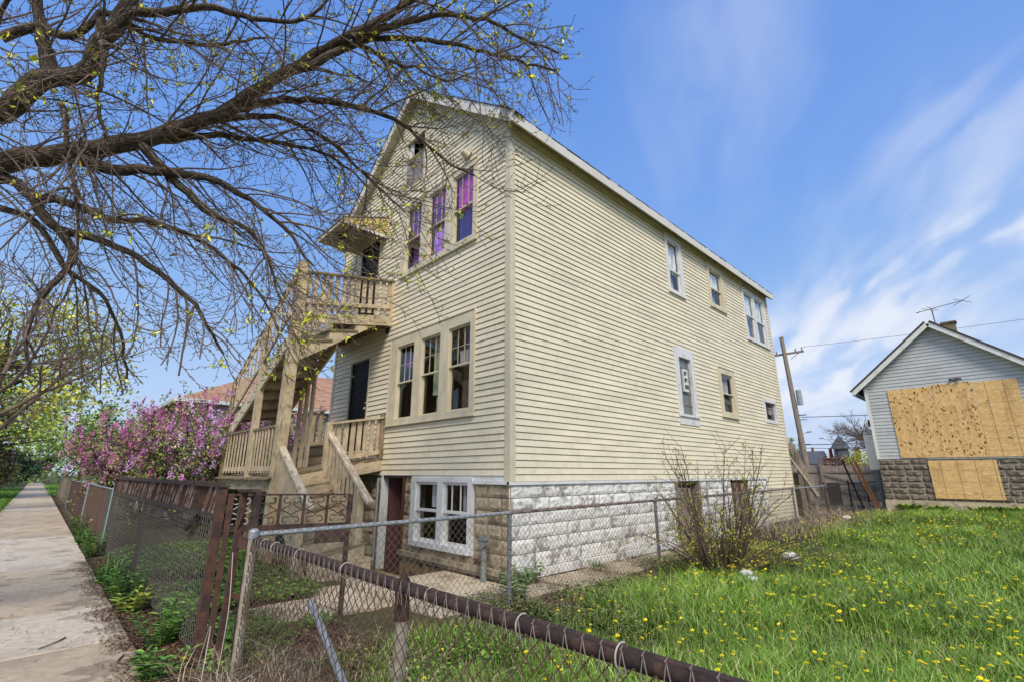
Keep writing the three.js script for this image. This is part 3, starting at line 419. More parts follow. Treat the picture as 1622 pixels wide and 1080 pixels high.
{ // basement window and door
  const w = sub(front, 'basement_window'); part(w, 'window_trim', [bx(-8.56, -8.40, .27, 1.52, -.06, .05), bx(-6.76, -6.64, .27, 1.52, -.06, .05), bx(-7.66, -7.50, .36, 1.44, -.06, .05), bx(-8.40, -6.76, 1.44, 1.52, -.06, .05), bx(-8.44, -6.70, .27, .36, -.06, .08)], M.white);
  for (const [a, b] of [[-8.40, -7.66], [-7.50, -6.76]]) { part(w, 'upper_sash', frameBoxes(a, b, .9, 1.44, .05, -.04, .01), M.white); part(w, 'lower_sash', frameBoxes(a, b, .36, .94, .05, -.085, -.042), M.white); part(w, 'pane', bx(a + .05, b - .05, .95, 1.39, -.02, -.016), M.glass); part(w, 'pane', bx(a + .05, b - .05, .41, .89, -.065, -.061), M.glass); }
  const sl = []; for (let y = .98; y < 1.4; y += .035) sl.push(bx(-8.02, -7.7, y, y + .026, -.11, -.1)); part(w, 'blind', sl, M.blind); part(w, 'curtain', drape(-7.06, -6.78, .95, 1.42, -.12), M.lace); part(w, 'muntin', [bx(-7.27, -7.25, .95, 1.4, -.012, .004), bx(-7.02, -7.0, .95, 1.4, -.012, .004)], M.white);
  part(w, 'backing', bx(-8.55, -6.65, .2, 1.5, -.9, -.88), M.doorDark);
  const d = sub(front, 'basement_door'); part(d, 'door_frame', bx(-9.76, -9.72, -.42, 1.55, -.12, .05), M.white); part(d, 'door_jamb', bx(-8.93, -8.87, .2, 1.55, -.3, .02), M.brownDoor); part(d, 'door_leaf', beam(V(-9.66, .55, -.1), V(-9.2, .55, -.72), .04, 1.94), M.burgundy); part(d, 'reveal', bx(-8.93, -8.9, -.42, 1.55, -.9, -.0), M.brownDoor); part(d, 'dark_recess', bx(-9.8, -8.8, -.5, 1.56, -1.3, -1.25), M.brownDoor); part(d, 'door_head', bx(-9.7, -8.93, 1.5, 1.56, -.9, .03), M.doorDark);
  part(d, 'downpipe', rod(V(-9.83, -.4, .08), V(-9.83, 1.5, .08), .03, .03, 10), M.galv);
}
{ // door awning
  const a = sub(house, 'door_awning'), x0 = -11.95, x1 = -10.38, z0 = HZ, z1 = -4.29, n = 7;
  for (let i = 0; i < 9; i++) { const t0 = i / 9, t1 = (i + .62) / 9, q = (t, z) => V(x1, 7.56 + t * lerp(.54, .10, (z - z0) / (z1 - z0)), z); const mb = new MB(); for (const [ta, tb, ox, m] of [[t0, t1, .012, 0]]) { const A = q(ta, z0), B = q(ta, z1), C = q(tb, z1), D = q(tb, z0); for (const v of [A, B, C, D]) v.x += ox; mb.quad(B, A, D, C, V(1, 0, 0)); const a2 = A.clone(), b2 = B.clone(), c2 = C.clone(), d2 = D.clone(); for (const v of [a2, b2, c2, d2]) v.x -= .02; mb.quad(A, B, b2, a2, V(0, -1, 0)); mb.quad(C, D, d2, c2, V(0, 1, 0)); mb.quad(a2, b2, c2, d2, V(-1, 0, 0)); } part(a, 'side_slat', mb.geo(), i % 1 ? M.awnCream : M.awnStripe); }
  const pan = (x) => { const s = new THREE.Shape([new THREE.Vector2(0, 7.56), new THREE.Vector2(1.19, 7.56), new THREE.Vector2(1.19, 7.66), new THREE.Vector2(0, 8.11)]); const g = new THREE.ExtrudeGeometry(s, { depth: .012, bevelEnabled: false }); g.rotateY(-Math.PI / 2); g.translate(x, 0, z0); return uvm(g); };
  part(a, 'side_panel', pan(x1 - .004), M.awnBack); part(a, 'side_panel', pan(x0), M.awnCream);
  part(a, 'top_sheet', beam(V((x0 + x1) / 2, 8.13, z0 + .01), V((x0 + x1) / 2, 7.66, z1 + .06), x1 - x0 + .06, .018), M.awnGrey);
  const sc = []; for (let i = 0; i < 9; i++) { const z = lerp(z0 + .07, z1 - .07, i / 8); const c = new THREE.CylinderGeometry(.075, .075, .01, 14); c.rotateZ(Math.PI / 2); c.scale(1, .6, 1); c.translate(x1 + .006, 7.545, z); sc.push(uvm(c)); } part(a, 'scalloped_edge', sc, M.white);
  part(a, 'edge_strip', [bx(x1 - .01, x1 + .024, 7.56, 8.14, z0 + .0, z0 + .04), beam(V(x1, 8.13, z0), V(x1, 7.68, z1 + .03), .04, .03), beam(V(x0, 7.6, z1 + .02), V(x1, 7.63, z1 + .02), .03, .1)], M.awnCream); part(a, 'cross_rail', [bx(x0, x1, 7.78, 7.82, -4.86, -4.83)], M.awnGrey);
  part(a, 'porch_light', [bx(-11.62, -11.34, 7.57, 7.72, -4.86, -4.62)], M.doorDark);
}
{ const l = sub(house, 'flood_light'), g = new THREE.CylinderGeometry(.06, .1, .16, 12); g.rotateX(1.2); g.translate(-7.02, 8.22, HZ + .14); part(l, 'lamp_head', uvm(g), M.trim); part(l, 'base_plate', bx(-7.1, -6.9, 8.24, 8.4, HZ + .01, HZ + .05), M.trim); part(house, 'wall_outlet', bx(-10.03, -9.95, 4.84, 4.96, HZ + .0, HZ + .07), M.black); }

// ------------------------------------------------------------------ the porch stairs (the timber has sagged away from the wall)
{
  const st = thing('porch_staircase', 'tan painted wooden porch stairs with two landings and peeling rails on the house front', 'staircase');
  const SAG = .18, sag = (g) => { g = flat(g); const p = g.attributes.position; for (let i = 0; i < p.count; i++) p.setY(i, p.getY(i) - SAG * (p.getZ(i) - HZ)); return g; };
  const P = (name, g, m, par = st) => part(par, name, (Array.isArray(g) ? g : [g]).map(sag), m);
  const r = rng(77), j = (k = .012) => (r() - .5) * k;
  // posts
  P('post', beam(V(-9.93, -.4, -3.28), V(-9.91, 6.36, -3.3), .2, .2, V(0, 0, 1)), M.woodWorn);
  P('post', beam(V(-13.42, -.4, -3.2), V(-13.46, 4.25, -3.2), .11, .11, V(0, 0, 1)), M.woodDark);
  P('post', beam(V(-11.35, 1.85, -3.2), V(-11.42, 5.35, -3.2), .13, .13, V(0, 0, 1)), M.wood);
  P('post', beam(V(-13.2, -.4, -5.2), V(-13.2, 3.2, -5.2), .11, .11, V(0, 0, 1)), M.wood);
  P('post', beam(V(-11.4, -.4, -3.35), V(-11.4, 1.8, -3.35), .11, .11, V(0, 0, 1)), M.woodDark);
  for (const x of [-10.93, -11.28, -11.62]) P('tall_board', beam(V(x - j(.06), 1.95, -4.2), V(x, 4.25 - (x + 10.93) * -.5, -4.2), .15, .045, V(0, 0, 1)), M.wood);
  // lower deck
  for (let z = -5.46; z < -3.16; z += .142) P('deck_board', bx(-13.4, -9.84 + j(.03), 1.91 + j(.006), 1.945, z, z + .135), M.woodDark);
  P('deck_fascia', [bx(-9.89, -9.85, 1.66, 1.91, -5.46, -4.3), bx(-9.88, -9.86, 1.2, 1.66, -4.3, -4.22)], M.wood); P('deck_fascia', bx(-13.4, -9.98, 1.68, 1.9, -3.2, -3.16), M.woodWorn);
  for (let x = -13.2; x < -10; x += .5) P('joist', bx(x, x + .05, 1.68, 1.905, -5.44, -3.22), M.woodDark);
  // rail helper: boards between two rails along a line
  function rail(name, a, b, h, n, o = {}) {
    const g = sub(st, name), up = V(0, h, 0), tw = o.tw ?? .09, th = o.th ?? .045, side = V(b.x - a.x, 0, b.z - a.z).normalize();
    P('handrail', beam(a.clone().add(up), b.clone().add(up), tw, th), o.top ?? M.wood, g); const lo = o.lo ?? .12;
    P('bottom_rail', beam(a.clone().add(V(0, lo, 0)), b.clone().add(V(0, lo, 0)), .045, .085), M.wood, g);
    const bw = o.bw ?? .09, off = V(-side.z, 0, side.x).multiplyScalar(o.off ?? .035);
    for (let i = 0; i < n; i++) { const t = (i + .5) / n, p = a.clone().lerp(b, t).add(off), k = j(.03); P('baluster', beam(p.clone().add(V(0, lo - (o.drop ?? .08), 0)), p.clone().add(V(side.x * k, h - .02, side.z * k)), bw, .03, off.clone().normalize()), o.mat ?? M.wood, g); }
    return g;
  }
  rail('end_railing', V(-9.85, 1.95, -5.42), V(-9.85, 1.95, -4.2), .88, 8, { bw: .1, off: .04 });
  P('newel', beam(V(-9.87, 1.3, -4.2), V(-9.87, 2.86, -4.2), .11, .11, V(0, 0, 1)), M.wood); P('newel', beam(V(-9.85, 1.92, -5.42), V(-9.86, 2.92, -5.41), .06, .1, V(0, 0, 1)), M.woodDark);
  rail('front_railing', V(-13.35, 1.98, -3.2), V(-11.45, 1.98, -3.2), .95, 8, { bw: .032, top: M.woodDark, off: .02 }); rail('front_railing', V(-11.36, 1.98, -3.2), V(-10.02, 1.98, -3.2), .93, 7, { bw: .032, top: M.woodDark, off: .02 });
  rail('rear_railing', V(-13.0, 2.3, -5.4), V(-13.0, 2.3, -4.0), .98, 7, { bw: .1 });
  // lower flight, falling towards +x
  for (let i = 0; i < 8; i++) { const x = -9.85 + i * .272, y = 1.72 - i * .213; P('riser', bx(x + .0, x + .025, y - .02, y + .175, -4.32 + j(), -3.36), M.wood); P('tread', [bx(x + .0, x + .31 + j(.03), y - .052, y - .022, -4.38 + j(.04), -3.34)], i % 3 ? M.woodDark : M.woodWorn); }  // darker wood on most treads paints in the shade at their noses
  for (const z of [-4.30, -3.36]) P('stringer', beam(V(-9.9, 1.55, z + (z < -4 ? -.02 : .02)), V(-7.75, -.14, z + (z < -4 ? -.02 : .02)), .04, .22), M.wood);
  function slopeRail(z, y0, y1, x0, x1, n) { const g = sub(st, 'stair_railing'), m = (y0 - y1) / (x1 - x0), top = (x) => y0 - (x - x0) * m; P('handrail', beam(V(x0, y0, z), V(x1, y1, z), .115, .05), M.woodPeel, g); P('bottom_rail', beam(V(x0 + .05, y0 - .72, z), V(x1 - .42, top(x1 - .42) - .72, z), .04, .09), M.wood, g); for (let i = 0; i < n; i++) { const x = lerp(x0 + .12, x1 - .5, i / (n - 1)); P('baluster', beam(V(x, top(x) - .86, z + .03), V(x + j(.02), top(x) - .03, z + .03), .032, .075, V(1, 0, 0)), M.wood, g); } P('newel', beam(V(x1 - .38, -.35, z), V(x1 - .38, top(x1 - .38) - .02, z), .1, .12, V(0, 0, 1)), M.wood, g); }
  slopeRail(-4.22, 2.70, 1.33, -9.95, -7.92, 9); slopeRail(-3.3, 2.50, 1.42, -9.88, -8.16, 8);
  P('step_block', [bx(-8.0, -7.45, -.2, .12, -4.4, -3.3)], M.woodPeel);
  // two more steps at the back of the lower deck
  for (let i = 0; i < 2; i++) { const x = -11.75 - i * .34; P('riser', bx(x - .02, x, 1.95 + i * .2, 2.12 + i * .2, -5.3, -4.25), M.wood); P('tread', bx(-13.3, x + .03, 2.12 + i * .2, 2.155 + i * .2, -5.32, -4.25), M.woodDark); }
  // upper flight, climbing towards +x, seen from below
  for (let i = 0; i < 8; i++) { const x = -13.3 + i * .40, y = 3.22 + i * .2; P('tread', bx(x - .03, x + .42, y - .035, y, -4.24, -3.18), M.woodDark); P('riser', bx(x + .385, x + .41, y - .0, y + .165, -4.2, -3.22), M.wood); }
  for (const [z, m] of [[-3.2, M.woodPeel], [-4.22, M.wood]]) P('stringer', beam(V(-13.5, 2.88, z), V(-9.98, 4.61, z), .045, .30), m);
  for (let i = 0; i < 8; i++) P('stringer_block', beam(V(-13.32 + i * .4, 3.09 + i * .2, -3.19), V(-13.02 + i * .4, 3.09 + i * .2, -3.19), .05, .2), M.woodPeel);
  { const g = sub(st, 'stair_railing'), hr = (x) => 4.2 + (x + 13.5) * .534; P('handrail', beam(V(-13.56, 4.17, -3.2), V(-9.9, 6.12, -3.2), .1, .05), M.woodDark, g); P('handrail', beam(V(-13.5, 4.06, -3.17), V(-9.9, 5.98, -3.17), .035, .09), M.wood, g); P('bottom_rail', beam(V(-13.4, 3.36, -3.18), V(-9.95, 5.2, -3.18), .04, .09), M.wood, g); for (let i = 0; i < 14; i++) { const x = -13.3 + i * .25; P('baluster', beam(V(x, hr(x) - .86, -3.15), V(x + j(.02), hr(x) - .02, -3.15), .03, .04, V(1, 0, 0)), M.wood, g); } }
  // turn platform, the last steps and the upper landing
  P('tread', bx(-10.4, -9.82, 4.6, 4.64, -4.06, -3.3), M.woodDark); P('tread', bx(-10.5, -9.82, 4.83, 4.87, -4.62, -3.94), M.woodDark); P('riser', bx(-10.5, -9.86, 4.64, 4.83, -4.02, -3.99), M.wood); P('riser', bx(-10.5, -9.86, 4.87, 5.0, -4.6, -4.57), M.wood);
  { const s = new THREE.Shape([[5.02, 4.98], [3.3, 4.14], [3.3, 4.6], [4.0, 4.6], [4.0, 4.83], [4.6, 4.83], [4.6, 4.99]].map(([a, b]) => new THREE.Vector2(-a, b))); const g = new THREE.ExtrudeGeometry(s, { depth: .04, bevelEnabled: false }); g.rotateY(-Math.PI / 2); g.translate(-9.85, 0, 0); P('stringer', uvm(g), M.wood); }
  for (let z = -5.46; z < -4.35; z += .142) P('deck_board', bx(-12.75, -9.83 + j(.03), 5.2 + j(.006), 5.235, z, z + .135), M.wood);
  P('deck_fascia', beam(V(-9.85, 5.1, -5.46), V(-9.85, 5.1, -3.36), .045, .2), M.wood); P('deck_fascia', bx(-12.7, -10.6, 5.0, 5.2, -4.36, -4.32), M.wood);
  for (let x = -12.6; x < -10; x += .3) P('joist', bx(x, x + .045, 5.0, 5.195, -5.44, -4.37), M.woodDark);
  rail('landing_railing', V(-9.85, 5.24, -5.44), V(-9.85, 5.24, -3.36), .9, 13, { bw: .09, top: M.woodDark, lo: .22, drop: .16, off: .035 });
  rail('landing_railing', V(-12.7, 5.24, -4.36), V(-10.9, 5.24, -4.36), .9, 12, { bw: .09, lo: .12 }); rail('landing_railing', V(-12.7, 5.24, -5.42), V(-12.7, 5.24, -4.4), .9, 6, { bw: .09, lo: .12 });
  P('newel', beam(V(-9.86, 4.98, -5.43), V(-9.86, 6.18, -5.43), .05, .09, V(0, 0, 1)), M.wood);
}
// ------------------------------------------------------------------ fences and gate
function chainLink(parent, a, b, y0, y1, mat, p = .036, r = .0021, extra = .0) {   // woven wire between two ground points
  const mb = new MB(), d = V(b[0] - a[0], 0, b[1] - a[1]), L = d.length(); d.normalize(); const nz = V(-d.z, 0, d.x), n = Math.round(L / p), rr = rng(Math.round(L * 1000 + y1 * 77));
  const rows = Math.max(2, Math.round((y1 + extra - y0) / (p * 1.04))), sagv = []; for (let i = 0; i <= n; i++) sagv.push((rr() - .5) * .004);
  for (let k = 0; k < n; k++) {
    const pts = []; for (let j = 0; j <= rows; j++) { const c = k + ((k + j) & 1); pts.push(V(a[0], lerp(y0, y1 + extra, j / rows), a[1]).addScaledVector(d, c * p).addScaledVector(nz, ((j & 1) ? 1 : -1) * r * .9 + sagv[c])); }
    mb.tube(pts, pts.map(() => r), 3);
  }
  return part(parent, 'wire_mesh', mb.geo(), mat, STUFF);
}
const post = (x, z, y0, y1, r) => rod(V(x, y0, z), V(x, y1, z), r, r, 14);
const cap = (x, z, y, r) => { const g = new THREE.SphereGeometry(r * 1.18, 14, 8, 0, 6.3, 0, 1.57); g.scale(1, .7, 1); g.translate(x, y, z); return [uvm(g), rod(V(x, y - .05, z), V(x, y + .004, z), r * 1.16, r * 1.16, 14)]; };
function ring(x, y, z, R, axis, t = .005) { const g = new THREE.TorusGeometry(R, t, 6, 20); if (axis === 'x') g.rotateY(Math.PI / 2); if (axis === 'y') g.rotateX(Math.PI / 2); g.translate(x, y, z); return uvm(g); }
{ // front fence along the pavement, rusty top rail
  const f = thing('chain_link_fence', 'near rusty chain link fence with thick brown top rail along the pavement', 'fence'), r = rng(3);
  part(f, 'top_rail', rod(V(-4.66, 1.052, -1.43), V(1.6, 1.045, -1.43), .031, .031, 18), M.rust);
  part(f, 'corner_post', post(-4.62, -1.41, -.2, 1.12, .036), M.postPale); part(f, 'post_cap', cap(-4.62, -1.41, 1.12, .036), M.galv);
  for (const x of [-2.28, .1]) { part(f, 'post', post(x, -1.435, -.2, 1.03, .033), M.postPale); part(f, 'post_cap', [ring(x, 1.052, -1.43, .036, 'x', .012), rod(V(x, 1.07, -1.43), V(x, 1.115, -1.43), .024, .012, 12), rod(V(x, 1.11, -1.43), V(x, 1.14, -1.43), .011, .004, 8), rod(V(x, .9, -1.435), V(x, 1.03, -1.43), .037, .037, 14)], M.rust); }
  chainLink(f, [-4.6, -1.392], [1.5, -1.392], .03, 1.035, M.wireRust, .0375, .0032, .0);
  const k = new MB(); for (let x = -4.56; x < 1.5; x += .075) { const y = 1.03, e = .045 + r() * .012; k.tube([V(x - .02, y - .05, -1.388), V(x - .004, y + e * .5, -1.386), V(x, y + e, -1.39), V(x + .006, y + e * .5, -1.387), V(x + .022, y - .05, -1.389)], [.0022, .0022, .0022, .0022, .0022], 4); k.tube([V(x - .004, y + e - .004, -1.389), V(x + .006, y + e + .012, -1.394)], [.003, .002], 4); }
  part(f, 'wire_hook', k.geo(), M.galvRust, STUFF);
  for (const x of [-4.35, -4.1, -3.62, -2.9, -2.02, -1.42, -.98, -.4]) { const g = new THREE.TorusGeometry(.037, .0034, 6, 20, 5.2); g.rotateY(Math.PI / 2); g.rotateZ(.1); g.rotateX(r() * 1.2); g.scale(1, 1.1, 1); g.translate(x, 1.045, -1.425); part(f, 'wire_tie', uvm(g), M.tie); }
  const s = thing('chain_link_fence', 'galvanised chain link fence with grey posts between the house and the dandelion lawn', 'fence'), zs = [-1.43, -4.45, -8.05, -11.95, -15.6];
  const ry = (z) => 1.085 + .006 * -z;
  for (let i = 0; i < zs.length - 1; i++) { part(s, 'top_rail', rod(V(-4.65, ry(zs[i]), zs[i]), V(-4.65, ry(zs[i + 1]), zs[i + 1]), .0215, .0215, 12), i === 0 ? M.galv : M.galvRust); chainLink(s, [-4.628, zs[i]], [-4.628, zs[i + 1]], gh(-4.6, zs[i]) + .0, ry(zs[i]) + .022, M.wire, .041, .0028, .012); }
  for (const z of zs.slice(1)) { part(s, 'post', post(-4.67, z, -.2, ry(z) - .01, .028), M.postGrey); part(s, 'post_cap', [ring(-4.655, ry(z), z, .026, 'z', .01), ...cap(-4.67, z, ry(z) - .0, .028)], M.postGrey); for (const y of [.25, .7]) part(s, 'wire_tie', ring(-4.655, y, z, .034, 'y', .0035), M.tie); }
  const t = thing('chain_link_fence', 'rusty rearmost stretch of wire fence on thin brown posts beside the grey house', 'fence'), zt = [-15.6, -18.9, -22.15, -25.06, -27];
  for (let i = 0; i < 4; i++) { part(t, 'top_rail', rod(V(-4.65, ry(zt[i]), zt[i] - .04), V(-4.65, ry(zt[i + 1]), zt[i + 1]), .02, .02, 10), i ? M.rust : M.galv); chainLink(t, [-4.63, zt[i] - .04], [-4.63, zt[i + 1]], .1, ry(zt[i]), M.wireDark, .06, .0022); if (i) part(t, 'post', post(-4.67, zt[i], -.1, ry(zt[i]) + .12, .03), M.rust); }
}
{ // tall iron panel fence left of the gate
  const f = thing('iron_fence', 'tall rusty iron panel fence with twisted slat band left of the gate', 'fence'), Z = -1.3, r = rng(41);
  part(f, 'gate_pier', bx(-5.375, -5.30, -.2, 1.47, -1.335, -1.26), M.rustRed); part(f, 'pier_cap', bx(-5.39, -5.285, 1.47, 1.485, -1.35, -1.245), M.rust);
  part(f, 'post', bx(-9.63, -9.57, -.2, 1.22, Z - .03, Z + .03), M.rust); part(f, 'post', bx(-14.0, -13.93, -.2, 1.52, Z - .035, Z + .035), M.rust);
  part(f, 'top_rail', bx(-13.93, -5.40, 1.47, 1.515, Z - .03, Z + .03), M.rust); part(f, 'middle_rail', bx(-13.93, -5.40, 1.17, 1.225, Z - .025, Z + .025), M.rust); part(f, 'bottom_rail', bx(-13.93, -5.40, .05, .08, Z - .02, Z + .02), M.rust);
  for (let x = -13.86; x < -5.45; x += .062) { const k = (r() - .5) * .01; part(f, 'slat', beam(V(x - .02 + k, 1.226, Z + .012), V(x + .035 + k, 1.47, Z - .012), .034, .004, V(.75, 0, .66)), r() < .45 ? M.galvRust : M.rust); }
  chainLink(f, [-13.93, Z + .03], [-9.64, Z + .03], .06, 1.2, M.wireDark, .06, .0034); chainLink(f, [-9.56, Z + .03], [-5.41, Z + .03], .06, 1.2, M.wireDark, .046, .0036);
  const l = thing('cable_lock', 'black cylindrical lock hanging by a cable loop on rusty iron fence', 'lock'); l.position.set(-5.92, 1.12, -1.24);
  part(l, 'lock_body', rod(V(-.26, -.07, .02), V(-.05, .0, .02), .032, .032, 14), M.black); const g = new THREE.TorusGeometry(.055, .011, 7, 20); g.scale(1.3, .7, 1); g.rotateZ(.35); g.translate(.04, .045, .0); part(l, 'cable_loop', uvm(g), M.black);
}
{ // the gate leaf stands open into the yard, its twin posts on the right
  const g = thing('iron_gate', 'open rusty iron gate with a scrollwork band and wire mesh below', 'gate'), A = V(-5.33, 0, -1.36), B = V(-5.06, 0, -2.46), d = B.clone().sub(A), L = d.length(); d.normalize();
  const at = (s, y, o = 0) => A.clone().addScaledVector(d, s).add(V(-d.z * o, y, d.x * o)), nrm = V(-d.z, 0, d.x);
  part(g, 'stile', beam(at(.02, -.02), at(.02, 1.41), .05, .04, nrm), M.rustRed); part(g, 'stile', beam(at(L, .04), at(L, 1.38), .045, .04, nrm), M.rust);
  part(g, 'top_bar', beam(at(0, 1.40), at(L, 1.38), .035, .016), M.rust); part(g, 'middle_bar', beam(at(0, 1.09), at(L, 1.075), .03, .05), M.rust); part(g, 'bottom_bar', beam(at(0, .08), at(L, .08), .03, .04), M.rust); part(g, 'latch_plate', beam(at(L - .32, .98), at(L, .98), .012, .14), M.rust);
  for (let i = 1; i < 5; i++) part(g, 'upright', beam(at(L * i / 5, 1.1), at(L * i / 5, 1.39), .026, .02, nrm), M.rust);
  for (let i = 0; i < 5; i++) for (const m of [1, -1]) {                // two S scrolls face each other in every bay
    const c = L * (i + .5) / 5, pts = []; const spiral = (cx, cy, s0, sgn) => { const o = []; for (let k = 0; k <= 14; k++) { const a = s0 + sgn * k / 14 * 4.6, R = .012 + .028 * k / 14; o.push([cx + Math.cos(a) * R, cy + Math.sin(a) * R]); } return o; };
    const w = L / 10; const up = spiral(c + m * w * .45, 1.345, m > 0 ? 2.2 : .94, -m), dn = spiral(c + m * w * .45, 1.145, m > 0 ? -2.2 : -.94, m).reverse();
    for (const [s, y] of [...dn.reverse(), [c + m * w * .02, 1.2], [c + m * w * .86, 1.245]]) pts.push(at(s, y)); const q = []; for (const [s, y] of [[c + m * w * .86, 1.245], [c + m * w * .1, 1.3], ...up.reverse()]) q.push(at(s, y));
    const mb = new MB(); for (const P of [pts, q]) { const cv = new THREE.CatmullRomCurve3(P), PP = cv.getPoints(30); mb.tube(PP, PP.map(() => .0055), 4); } part(g, 'scroll', mb.geo(), i === 0 ? M.tie : M.rust);
  }
  chainLink(g, [A.x, A.z], [B.x, B.z], .1, 1.07, M.wireDark, .04, .002);
  const p = thing('gate_post', 'pair of rusty square gate posts with a torn latch plate beside the grey corner post', 'gate post');
  part(p, 'post', beam(V(-4.885, -.2, -1.34), V(-4.865, 1.46, -1.36), .06, .05, V(0, 0, 1)), M.rustRed); part(p, 'post', beam(V(-4.73, -.2, -1.42), V(-4.72, 1.44, -1.43), .06, .05, V(0, 0, 1)), M.rust);
  part(p, 'top_plate', bx(-4.9, -4.69, 1.44, 1.462, -1.45, -1.32), M.rust); part(p, 'latch_plate', [beam(V(-4.87, 1.03, -1.35), V(-4.72, 1.01, -1.42), .01, .1), beam(V(-4.84, 1.14, -1.34), V(-4.80, 1.26, -1.36), .02, .02)], M.rustRed); part(p, 'cross_bar', [beam(V(-4.88, .6, -1.36), V(-4.72, .6, -1.42), .02, .04)], M.rustRed);
  const th = solo('threshold_bar', bx(-5.29, -4.9, -.02, .035, -1.34, -1.29), M.rust, 'low rusty threshold bar on the ground between the gate posts', 'bar');
}
{ // privacy slat fences further along the pavement
  const run = (label, x0, x1, y1, mats, postMat, seed) => { const f = thing('slat_fence', label, 'fence'), r = rng(seed); part(f, 'post', post(x1 + .03, -1.28, -.1, y1 + .03, .035), postMat); part(f, 'post', post(x0, -1.28, -.1, y1 + .03, .03), postMat); part(f, 'top_rail', rod(V(x0, y1, -1.28), V(x1, y1 - .02, -1.28), .02), M.galv);
    const by = mats.map(() => []); for (let x = x0 + .05; x < x1 - .03; x += .083) { const k = x > x1 - .75 && mats.length > 2 ? 2 : r() < .25 ? 1 : 0; by[k].push(bx(x, x + .066, .06, y1 - .04 + (r() - .5) * .05, -1.285, -1.277)); } by.forEach((b, i) => b.length && part(f, 'slats', b, mats[i], STUFF)); chainLink(f, [x0, -1.262], [x1, -1.262], .05, y1 - .01, M.wireRust, .075, .0018); };
  const brown = S({ roughness: .7, color: new THREE.Color('#7c5c4c') }), dark = S({ roughness: .7, color: new THREE.Color('#5f463c') }), green = S({ roughness: .6, color: new THREE.Color('#2f7a5c') });
  run('brown slatted wire fence with one green end beside the tall iron panel', -21.2, -14.02, 1.27, [brown, dark, green], M.galv, 3); run('brown slatted wire fence beyond the pale leaning post', -33, -21.35, 1.27, [dark, brown], M.galv, 4);
  const f = thing('board_fence', 'farthest fence of upright brown and grey boards along the pavement', 'fence'), r = rng(9); for (let x = -48; x < -33.1; x += .16) part(f, 'board', bx(x, x + .145, .05, 1.3 + (r() - .5) * .05, -1.3, -1.275), r() < .4 ? M.woodGrey : M.woodDark); part(f, 'post', post(-48.1, -1.28, -.1, 1.42, .04), M.galv); part(f, 'post', post(-33.06, -1.3, -.1, 1.3, .03), M.galv);
}
{ const m = thing('gas_meter', 'grey gas regulator on a stub pipe standing by the tan stone corner', 'gas meter', null, [-6.15, -.08, -5.3]), g = new THREE.CylinderGeometry(.085, .085, .09, 18); g.rotateX(Math.PI / 2); g.translate(0, .62, .02);
  part(m, 'pipe', [rod(V(0, -.1, 0), V(0, .5, 0), .05, .045, 14), rod(V(0, .48, 0), V(0, .72, 0), .034, .034, 12)], M.meter); part(m, 'regulator_body', [uvm(g), bx(-.11, .11, .66, .72, -.07, .08)], M.meter); part(m, 'pipe_base', rod(V(0, -.1, 0), V(0, .03, 0), .075, .06, 12), M.white); part(m, 'valve', [rod(V(-.02, .34, .04), V(-.12, .34, .06), .022), rod(V(-.12, .3, .06), V(-.12, .38, .06), .03, .03, 10)], M.rust); }
solo('leaning_pipe', [rod(V(-4.2, .6, -1.78), V(-3.1, .12, -1.7), .026, .026, 12)], M.galv, 'pale metal pipe leaning behind the near rusty fence', 'pipe');

